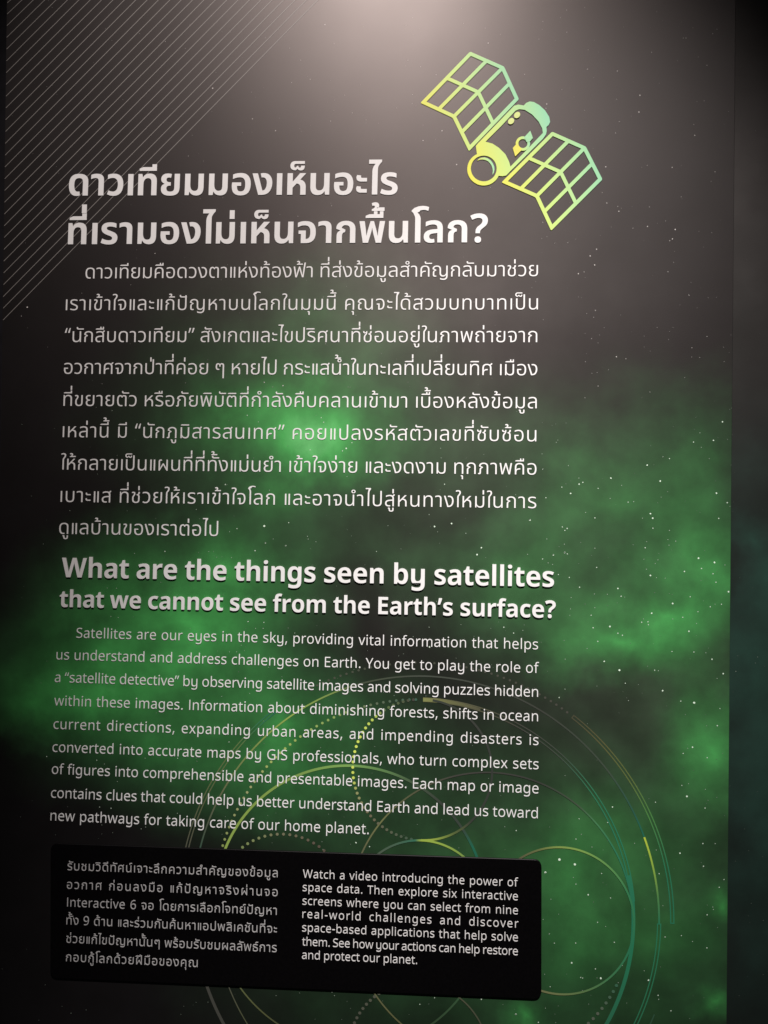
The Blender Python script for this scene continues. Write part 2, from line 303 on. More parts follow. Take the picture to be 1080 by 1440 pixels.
def disc(n, r, e=1.0, a=0.0):
    p = []
    for i in range(n):
        t = 2*math.pi*i/n; x = r*math.cos(t); y = r*e*math.sin(t)
        p.append((x*math.cos(a)-y*math.sin(a), x*math.sin(a)+y*math.cos(a)))
    return p
sm = Solid(); ss = Solid()
def add_star(x, z, s, br):
    right = x*MM > xr(z*MM) - .001
    col = (.66*br, .80*br, .66*br) if z < 200 else (.78*br, .74*br, .72*br)
    y = -.00012 if not right else .01838
    if right: col = tuple(c*.35 for c in col); x = max(x, 425)
    p = disc(7, SIZES[s]*random.uniform(.85, 1.15), random.uniform(.75, 1), random.uniform(0, 3))
    (ss if right else sm).shape(fill([p]), 0, y, lambda a, b: ((x+a)*MM, (z+b)*MM), col, sides=False)
BOXQ = [(-522.3, -438.7), (166.5, -433.9), (167.5, -619.5), (-516.3, -624.9)]
def in_box(x, z): return BOXQ[0][0] < x < BOXQ[1][0] and BOXQ[2][1]-3 < z < BOXQ[0][1]+3
for x, z, s in STARS:
    if in_box(x, z): continue
    add_star(x, z, s, {1: .36, 2: .5, 3: .72, 4: .9, 5: 1, 6: 1}[s])
for i in range(1500):
    x = random.uniform(-600, 700); z = random.uniform(-900, 1040)
    if in_box(x, z): continue
    if x < -350 and random.random() < .5: continue
    s = random.choice((0, 1, 1, 1, 2))
    add_star(x, z, s, random.uniform(.12, .38))
sm.build('printed_stars', mat_star, root, kind='stuff')
ss.build('printed_stars', mat_star, side, kind='stuff')

# ------------------------------------------------------------------ diagonal stripes, top left
SX = [(-164.8, 783.5, -625.7, 307.7), (-181.5, 784.0, -626.4, 325.0), (-198.2, 784.4, -627.0, 342.3), (-215.0, 784.9, -627.7, 359.6), (-231.9, 785.4, -628.3, 376.9), (-248.7, 785.8, -629.0, 394.3), (-265.6, 786.3, -629.6, 411.7), (-282.5, 786.8, -630.3, 429.1), (-299.4, 787.2, -630.9, 446.6), (-316.4, 787.7, -631.6, 464.0), (-333.4, 788.2, -632.2, 481.5), (-350.5, 788.6, -632.9, 499.0), (-367.5, 789.1, -633.5, 516.6), (-384.6, 789.6, -634.2, 534.1), (-401.8, 790.1, -634.8, 551.7), (-418.9, 790.5, -635.5, 569.3), (-436.1, 791.0, -636.2, 586.9), (-453.4, 791.5, -636.8, 604.6), (-470.6, 792.0, -637.5, 622.2), (-487.9, 792.5, -638.1, 639.9), (-505.3, 792.9, -638.8, 657.7), (-522.6, 793.4, -639.5, 675.4), (-540.0, 793.9, -640.1, 693.2), (-557.5, 794.4, -640.8, 711.0), (-574.9, 794.9, -641.5, 728.8), (-592.4, 795.4, -642.1, 746.6), (-609.9, 795.8, -642.8, 764.5), (-627.5, 796.3, -643.5, 782.4)]
for x1, z1, x0, z0 in SX:
    dx, dz = x1-x0, z1-z0
    # clip to the left edge of the board, carry on upwards past the frame
    t0 = 0
    while x0+dx*t0 < xl((z0+dz*t0)*MM)/MM+1.5: t0 += .001
    t1 = 1 + 180/math.hypot(dx, dz)
    a = (x0+dx*t0, z0+dz*t0); b = (x0+dx*t1, z0+dz*t1)
    L = math.hypot(dx, dz); nx, nz = -dz/L*.42, dx/L*.42
    q = [(a[0]-nx, a[1]-nz), (b[0]-nx, b[1]-nz), (b[0]+nx, b[1]+nz), (a[0]+nx, a[1]+nz)]
    if a[0] > b[0]: continue
    s = Solid(); s.shape(fill([q]), 0, -.0002, lambda x, y: (x*MM, y*MM), (.23, .215, .205), sides=False)
    s.build('diagonal_stripe', mat_ink, root)

# ------------------------------------------------------------------ orbit drawing: rings and dotted rings
def lerp_keys(keys, t):
    """keys: (degrees, r, g, b) in drawing order"""
    s = 1 if keys[-1][0] >= keys[0][0] else -1
    if (t-keys[0][0])*s <= 0: return keys[0][1:]
    for a, b in zip(keys, keys[1:]):
        if (t-a[0])*s >= 0 and (b[0]-t)*s >= 0:
            u = (t-a[0])/((b[0]-a[0]) or 1)
            return tuple(a[i]*(1-u)+b[i]*u for i in (1, 2, 3))
    return keys[-1][1:]
LAYER = [0]
def ring(cx, cz, r, keys, w, double=0, caps=True, w1=None, name='orbit_line'):
    w *= .84; keys = [(k[0],)+(k[1]*.72, k[2]*.8, k[3]*.8) for k in keys]
    LAYER[0] += 1
    y = -.00015 - .00001*LAYER[0]
    a0, a1 = keys[0][0], keys[-1][0]
    n = max(6, int(abs(a1-a0)/1.2)); v = []; f = []; c = []
    offs = (0,) if not double else (-double, double)
    for o in offs:
        base = len(v)
        for i in range(n+1):
            u = i/n; t = a0+(a1-a0)*u; ww = w if w1 is None else w+(w1-w)*u
            k = lerp_keys(keys, t); ca, sa = math.cos(math.radians(t)), math.sin(math.radians(t))
            for rr in (r+o-ww/2, r+o+ww/2):
                v.append(((cx+rr*ca)*MM, y, (cz+rr*sa)*MM)); c.append(k)
        up = a1 > a0
        for i in range(n):
            q = (base+2*i, base+2*i+1, base+2*i+3, base+2*i+2)
            f.append(q if up else q[::-1])
    if double and caps:
        for t, d in ((a0, 1), (a1, -1)):
            ca, sa = math.cos(math.radians(t)), math.sin(math.radians(t)); k = lerp_keys(keys, t); base = len(v)
            t2 = t + d*math.degrees(w/r)*(1 if a1 > a0 else -1); cb, sb = math.cos(math.radians(t2)), math.sin(math.radians(t2))
            ri, ro = r-double+w/2, r+double-w/2
            v += [((cx+ri*ca)*MM, y, (cz+ri*sa)*MM), ((cx+ro*ca)*MM, y, (cz+ro*sa)*MM), ((cx+ro*cb)*MM, y, (cz+ro*sb)*MM), ((cx+ri*cb)*MM, y, (cz+ri*sb)*MM)]
            c += [k]*4; f.append((base, base+1, base+2, base+3) if (t2 > t) else (base+3, base+2, base+1, base))
    o = meshobj(name, v, f, mat_ink, root)
    ca_ = o.data.color_attributes.new('ink', 'FLOAT_COLOR', 'POINT')
    for i, k in enumerate(c): ca_.data[i].color = (*k, 1)
    return o
def dots(cx, cz, r, keys, rad, step):
    LAYER[0] += 1
    y = -.00015 - .00001*LAYER[0]
    a0, a1 = keys[0][0], keys[-1][0]
    n = int(abs(math.radians(a1-a0))*r/step); s = Solid()
    for i in range(n+1):
        t = a0+(a1-a0)*i/n; k = lerp_keys(keys, t)
        px, pz = cx+r*math.cos(math.radians(t)), cz+r*math.sin(math.radians(t))
        s.shape(fill([disc(10, rad)]), 0, y, lambda a, b: ((px+a)*MM, (pz+b)*MM), k, sides=False)
    s.build('dotted_orbit', mat_ink, root)

# outermost pair
ring(4, -509, 337.6, [(53.0, .075,.068,.04), (44, .12,.11,.045), (33, .13,.17,.05), (24, .09,.26,.07), (12, .03,.20,.10), (-.6, .03,.19,.10)], 1.9, 2.1)
dots(4, -509, 337.6, [(118, .055,.065,.045), (90, .05,.055,.04), (54.5, .055,.055,.045)], 1.7, 8.8)
ring(4, -509, 337.6, [(128.5, .03,.16,.10), (134, .05,.20,.09), (140, .14,.21,.07), (155, .14,.15,.07), (168, .12,.11,.08), (190, .05,.05,.04)], 1.9, 2.1)
dots(4, -509, 337.6, [(-40, .04,.06,.04), (-75, .03,.04,.03)], 1.7, 8.8)
ring(4, -509, 337.6, [(-21.5, .035,.09,.05), (-36, .03,.08,.05)], 2.0)
# second ring
ring(4.2, -510, 320, [(20.3, .02,.16,.10), (26, .03,.12,.08), (38, .06,.08,.055), (60, .055,.055,.045), (90, .07,.075,.06), (108, .07,.085,.05), (112, .20,.27,.08), (125, .34,.46,.10), (140, .24,.30,.09), (152, .17,.17,.09), (162, .10,.12,.08), (170, .03,.10,.07)], 2.6)
ring(4.2, -510, 320, [(20.3, .58,.66,.07), (14, .35,.50,.07), (6, .10,.26,.08), (-.5, .03,.20,.10)], 3.0)
ring(4.2, -510, 320, [(-.5, .03,.20,.10), (-20, .03,.18,.09), (-45, .03,.12,.07), (-70, .03,.07,.05)], 1.8, 2.1)
ring(4.2, -510, 319, [(196, .085,.075,.065), (215, .07,.065,.055), (235, .05,.05,.04)], 5.0)
# third ring: splits in two on the right, dotted on the left
ring(2.1, -510.5, 288.1, [(90, .22,.21,.08), (80, .12,.11,.06), (62, .065,.06,.05), (48, .06,.075,.055), (36, .04,.20,.10), (22, .03,.22,.12), (5, .03,.21,.11)], 1.9, 2.2)
ring(2.1, -510.5, 288.0, [(90, .26,.26,.09), (84, .18,.17,.07), (74, .10,.09,.055)], 4.6, w1=2.6)
ring(2.1, -510.5, 288.0, [(12, .03,.21,.11), (-10, .025,.20,.10), (-30, .03,.15,.08)], 6.0, w1=5.0)
dots(2.1, -510.5, 288.1, [(92, .04,.10,.07), (104, .10,.13,.08), (116, .22,.33,.10), (135, .33,.44,.12), (150, .30,.32,.16), (168, .22,.30,.08)], 1.9, 9.0)
ring(2.1, -510.5, 288.1, [(198, .12,.11,.09), (212, .11,.11,.06), (235, .05,.05,.03)], 1.8)
# two big side rings
ring(-95.9, -504.7, 188.3, [(162, .36,.46,.10), (140, .30,.42,.09), (110, .24,.36,.09), (92, .24,.42,.11), (78, .14,.26,.09), (62, .07,.10,.06), (48, .05,.055,.045), (35, .05,.065,.05), (26, .02,.15,.09), (18, .02,.12,.07)], 4.2)
ring(-95.9, -506, 192, [(216, .16,.17,.07), (232, .12,.12,.05), (255, .06,.06,.04)], 2.4)
ring(-95.9, -508, 192, [(-36, .05,.11,.05), (-60, .04,.06,.03)], 3.2)
ring(97, -511.6, 192.4, [(160, .13,.12,.07), (142, .20,.20,.08), (128, .12,.12,.06), (105, .065,.06,.05), (70, .05,.05,.042), (52, .07,.10,.06), (42, .08,.24,.10), (30, .04,.22,.11), (15, .03,.20,.11), (2, .03,.20,.10)], 2.6)
dots(97, -514, 190, [(-26, .04,.12,.07), (-40, .09,.11,.08), (-70, .06,.06,.05)], 2.2, 8.6)
ring(97, -511.6, 192.4, [(214, .17,.16,.08), (228, .15,.14,.06), (250, .05,.05,.03)], 2.4)
# small rings
ring(2, -318.4, 96.4, [(82, .045,.05,.04), (40, .05,.05,.042), (0, .042,.045,.038), (-45, .05,.052,.042), (-62, .12,.15,.05), (-76, .30,.38,.07), (-90, .50,.58,.08)], 3.6)
dots(2, -318.4, 96.4, [(98, .05,.05,.04), (125, .10,.16,.06), (134, .40,.52,.10), (165, .58,.70,.12), (190, .50,.60,.11), (200, .26,.28,.12), (222, .14,.13,.08), (262, .05,.09,.06)], 2.1, 7.2)
ring(2.5, -510, 95.1, [(138, .10,.11,.08), (112, .08,.14,.09), (95, .05,.18,.11), (90, .40,.50,.08), (70, .34,.46,.08), (45, .20,.30,.08)], 3.4)
ring(2, -702, 95.5, [(66, .10,.10,.06), (40, .09,.09,.055), (0, .05,.05,.04)], 2.4)
dots(2, -702, 95.5, [(116, .09,.10,.07), (180, .06,.06,.05)], 2.2, 7.2)
ring(193.2, -514.6, 97.9, [(128, .12,.10,.06), (108, .17,.19,.07), (92, .28,.36,.09), (75, .27,.42,.10), (50, .15,.34,.10), (25, .05,.24,.10), (-20, .03,.20,.10), (-50, .07,.22,.09), (-75, .14,.22,.08), (-92, .20,.22,.09), (-112, .20,.18,.09)], 3.2)
dots(-189.8, -505.2, 91.4, [(40, .07,.06,.04), (60, .10,.08,.06), (95, .17,.17,.10), (125, .20,.26,.10), (140, .16,.22,.08)], 2.1, 8.6)


# ------------------------------------------------------------------ satellite drawing
def polymesh(name, loops, y0, y1, mat, parent, **kw):
    s = Solid(); s.shape(fill(loops), y0, y1, lambda x, y: (x*MM, y*MM)); return s.build(name, mat, parent, **kw)
def inset(poly, d):
    n = len(poly); A = sum(poly[i][0]*poly[(i+1) % n][1]-poly[(i+1) % n][0]*poly[i][1] for i in range(n))
    if A < 0: poly = poly[::-1]
    o = []
    for i in range(n):
        p0, p, p1 = Vector(poly[i-1]), Vector(poly[i]), Vector(poly[(i+1) % n])
        d0 = (p-p0).normalized(); d1 = (p1-p).normalized()
        n0 = Vector((-d0.y, d0.x)); n1 = Vector((-d1.y, d1.x)); b = (n0+n1)
        b = b / max(b.length_squared/2, .3)
        o.append((p.x+b.x*d, p.y+b.y*d))
    return o
def rounded(poly, r, k=3):
    o = []; n = len(poly)
    for i in range(n):
        p0, p, p1 = Vector(poly[i-1]), Vector(poly[i]), Vector(poly[(i+1) % n])
        a = p+(p0-p).normalized()*r; b = p+(p1-p).normalized()*r
        for j in range(k+1):
            t = j/k; q = a*(1-t)**2+p*2*t*(1-t)+b*t*t; o.append((q.x, q.y))
    return o
emb = bpy.data.objects.new('satellite_emblem', None); COL.objects.link(emb); emb.parent = root
emb['label'] = 'yellow to mint line drawing of a satellite with two folded solar arrays'
def mid(a, b, t=.5): return (a[0]+(b[0]-a[0])*t, a[1]+(b[1]-a[1])*t)
for W in ([(57.5, 697.4), (103.4, 675.6), (123.8, 629.9), (57.6, 559.4), (35.1, 606.0), (-8.9, 627.5)], [(174.6, 578.1), (219.3, 556.9), (241.5, 511.9), (174.4, 443.1), (153.4, 488.8), (107.9, 509.7)]):
    P0, P1, P2, P3, P4, P5 = W
    outl = rounded(inset(W, -2.7), 2.2)
    if sum(outl[i][0]*outl[(i+1) % len(outl)][1]-outl[(i+1) % len(outl)][0]*outl[i][1] for i in range(len(outl))) < 0: outl = outl[::-1]
    loops = [outl]
    for A, B, C, D in ((P0, P1, P4, P5), (P1, P2, P3, P4)):
        for u in (0, .5):
            for w in (0, .5):
                g = lambda s, t: mid(mid(A, B, s), mid(D, C, s), t)
                cell = [g(u, w), g(u+.5, w), g(u+.5, w+.5), g(u, w+.5)]
                loops.append(inset(cell, 2.55)[::-1])
    polymesh('solar_array', loops, 0, -.0007, mat_emblem, emb)
def ccw(p):
    A = sum(p[i][0]*p[(i+1) % len(p)][1]-p[(i+1) % len(p)][0]*p[i][1] for i in range(len(p)))
    return p if A > 0 else p[::-1]
def cw(p): return ccw(p)[::-1]
polymesh('satellite_body', [ccw([(66.6, 562.3), (69.8, 566.3), (89.8, 587.5), (120.2, 619.9), (126.1, 621.5), (133.9, 620.0), (137.1, 623.6), (142.3, 625.8), (148.2, 624.7), (156.0, 619.9), (163.8, 612.4), (169.7, 602.9), (171.1, 595.5), (169.2, 591.2), (165.9, 588.2), (166.4, 582.2), (165.4, 577.5), (161.5, 571.5), (135.8, 545.2), (115.2, 524.4), (110.0, 518.8), (104.8, 517.8), (99.3, 518.4), (97.6, 515.2), (95.5, 512.3), (92.9, 509.8), (90.0, 507.7), (86.8, 506.1), (83.4, 505.1), (79.8, 504.6), (76.2, 504.7), (72.7, 505.3), (69.2, 506.5), (66.0, 508.3), (63.1, 510.5), (60.5, 513.1), (58.4, 516.1), (56.7, 519.4), (55.5, 522.9), (54.9, 526.6), (54.8, 530.3), (55.3, 533.9), (56.3, 537.5), (57.8, 540.8), (59.9, 543.8), (62.3, 546.4), (65.2, 548.6), (68.3, 550.3)]), cw([(80.2, 568.2), (102.9, 591.3), (122.2, 612.7), (127.4, 614.8), (135.2, 613.8), (145.7, 606.7), (154.9, 596.4), (160.1, 586.3), (161.1, 579.6), (138.3, 555.2), (115.8, 531.5), (113.8, 538.8), (108.5, 549.6), (99.2, 559.1), (90.1, 565.3)]), cw([(96.4, 529.1), (96.2, 525.8), (95.4, 522.7), (94.1, 519.7), (92.3, 517.1), (90.0, 514.8), (87.4, 513.0), (84.6, 511.6), (81.5, 510.8), (78.3, 510.6), (75.2, 510.9), (72.1, 511.8), (69.2, 513.2), (66.5, 515.1), (64.3, 517.4), (62.4, 520.1), (61.0, 523.1), (60.2, 526.3), (59.8, 529.6), (60.1, 532.8), (60.9, 536.0), (62.2, 538.9), (64.0, 541.6), (66.2, 543.9), (68.8, 545.7), (71.7, 547.0), (74.8, 547.8), (77.9, 548.1), (81.1, 547.7), (84.2, 546.9), (87.1, 545.4), (89.7, 543.5), (92.0, 541.2), (93.9, 538.5), (95.2, 535.5), (96.1, 532.3)])], 0, -.0008, mat_emblem, emb)
polymesh('lens_highlight', [ccw([(68.7, 540.8), (71.3, 543.7), (74.6, 545.0), (79.2, 545.5), (83.7, 544.0), (87.9, 541.0), (91.0, 536.5), (93.0, 531.8), (93.3, 527.1), (92.4, 523.1), (90.5, 519.8), (91.1, 525.8), (90.4, 529.8), (89.1, 533.6), (87.1, 536.6), (84.4, 539.5), (81.2, 541.3), (77.9, 542.3), (73.3, 542.4)])], 0, -.0007, mat_emblem, emb)
for d in [[(127.9, 609.7), (128.6, 608.6), (128.9, 607.3), (128.8, 605.9), (128.2, 604.5), (127.3, 603.2), (126.1, 602.3), (124.8, 601.7), (123.4, 601.5), (122.1, 601.8), (121.1, 602.5), (120.4, 603.6), (120.1, 604.9), (120.2, 606.3), (120.7, 607.7), (121.7, 609.0), (122.9, 609.9), (124.2, 610.5), (125.6, 610.7), (126.9, 610.4)], [(119.5, 601.0), (120.2, 599.9), (120.5, 598.6), (120.4, 597.2), (119.8, 595.8), (118.9, 594.5), (117.7, 593.6), (116.4, 593.0), (115.0, 592.8), (113.7, 593.1), (112.7, 593.8), (112.0, 594.8), (111.7, 596.1), (111.8, 597.6), (112.3, 599.0), (113.3, 600.2), (114.5, 601.2), (115.8, 601.8), (117.2, 602.0), (118.5, 601.7)]]: polymesh('window', [ccw(d)], 0, -.0012, plain('pale yellow green ink', (.56, .64, .22), .5, .3), emb)
for k, d in enumerate([[(134.9, 573.3), (137.1, 576.2), (143.3, 583.0), (147.0, 572.5), (142.8, 567.2), (138.2, 566.6)], [(122.7, 562.8), (118.8, 558.2), (122.4, 546.1), (130.5, 554.4), (130.5, 557.3), (126.6, 562.7)]]):
    polymesh('antenna_arm', [ccw(d)], 0, -.0011, plain('antenna ink', ((.30, .60, .33), (.66, .62, .08))[k], .5, .3), emb)
polymesh('antenna_ring', [ccw([(143.2, 564.5), (142.9, 562.2), (142.2, 560.0), (141.0, 558.0), (139.4, 556.4), (137.5, 555.2), (135.4, 554.4), (133.1, 554.2), (130.9, 554.5), (128.7, 555.3), (126.8, 556.6), (125.2, 558.3), (123.9, 560.3), (123.2, 562.5), (122.9, 564.8), (123.1, 567.1), (123.9, 569.3), (125.1, 571.3), (126.6, 572.9), (128.6, 574.1), (130.7, 574.9), (132.9, 575.1), (135.2, 574.8), (137.4, 574.0), (139.3, 572.7), (140.9, 571.0), (142.1, 569.0), (142.9, 566.8)]), cw([(139.4, 564.5), (139.3, 563.1), (138.8, 561.7), (138.0, 560.5), (137.0, 559.5), (135.8, 558.7), (134.5, 558.2), (133.1, 558.1), (131.7, 558.3), (130.3, 558.8), (129.1, 559.6), (128.1, 560.6), (127.3, 561.9), (126.8, 563.3), (126.7, 564.7), (126.8, 566.2), (127.3, 567.6), (128.0, 568.8), (129.0, 569.8), (130.2, 570.6), (131.6, 571.1), (133.0, 571.2), (134.4, 571.0), (135.7, 570.5), (137.0, 569.7), (138.0, 568.7), (138.7, 567.4), (139.2, 566.0)])], 0, -.0009, mat_emblem, emb)

# ------------------------------------------------------------------ caption box
cb = rounded([(p[0], p[1]) for p in (BOXQ[3], BOXQ[2], BOXQ[1], BOXQ[0])], 11, 6)
box = board('caption_box', [(x*MM, z*MM) for x, z in ccw(cb)], 0, -.0022, mat_black, root, .0006, label='black box with rounded corners holding the small grey captions')

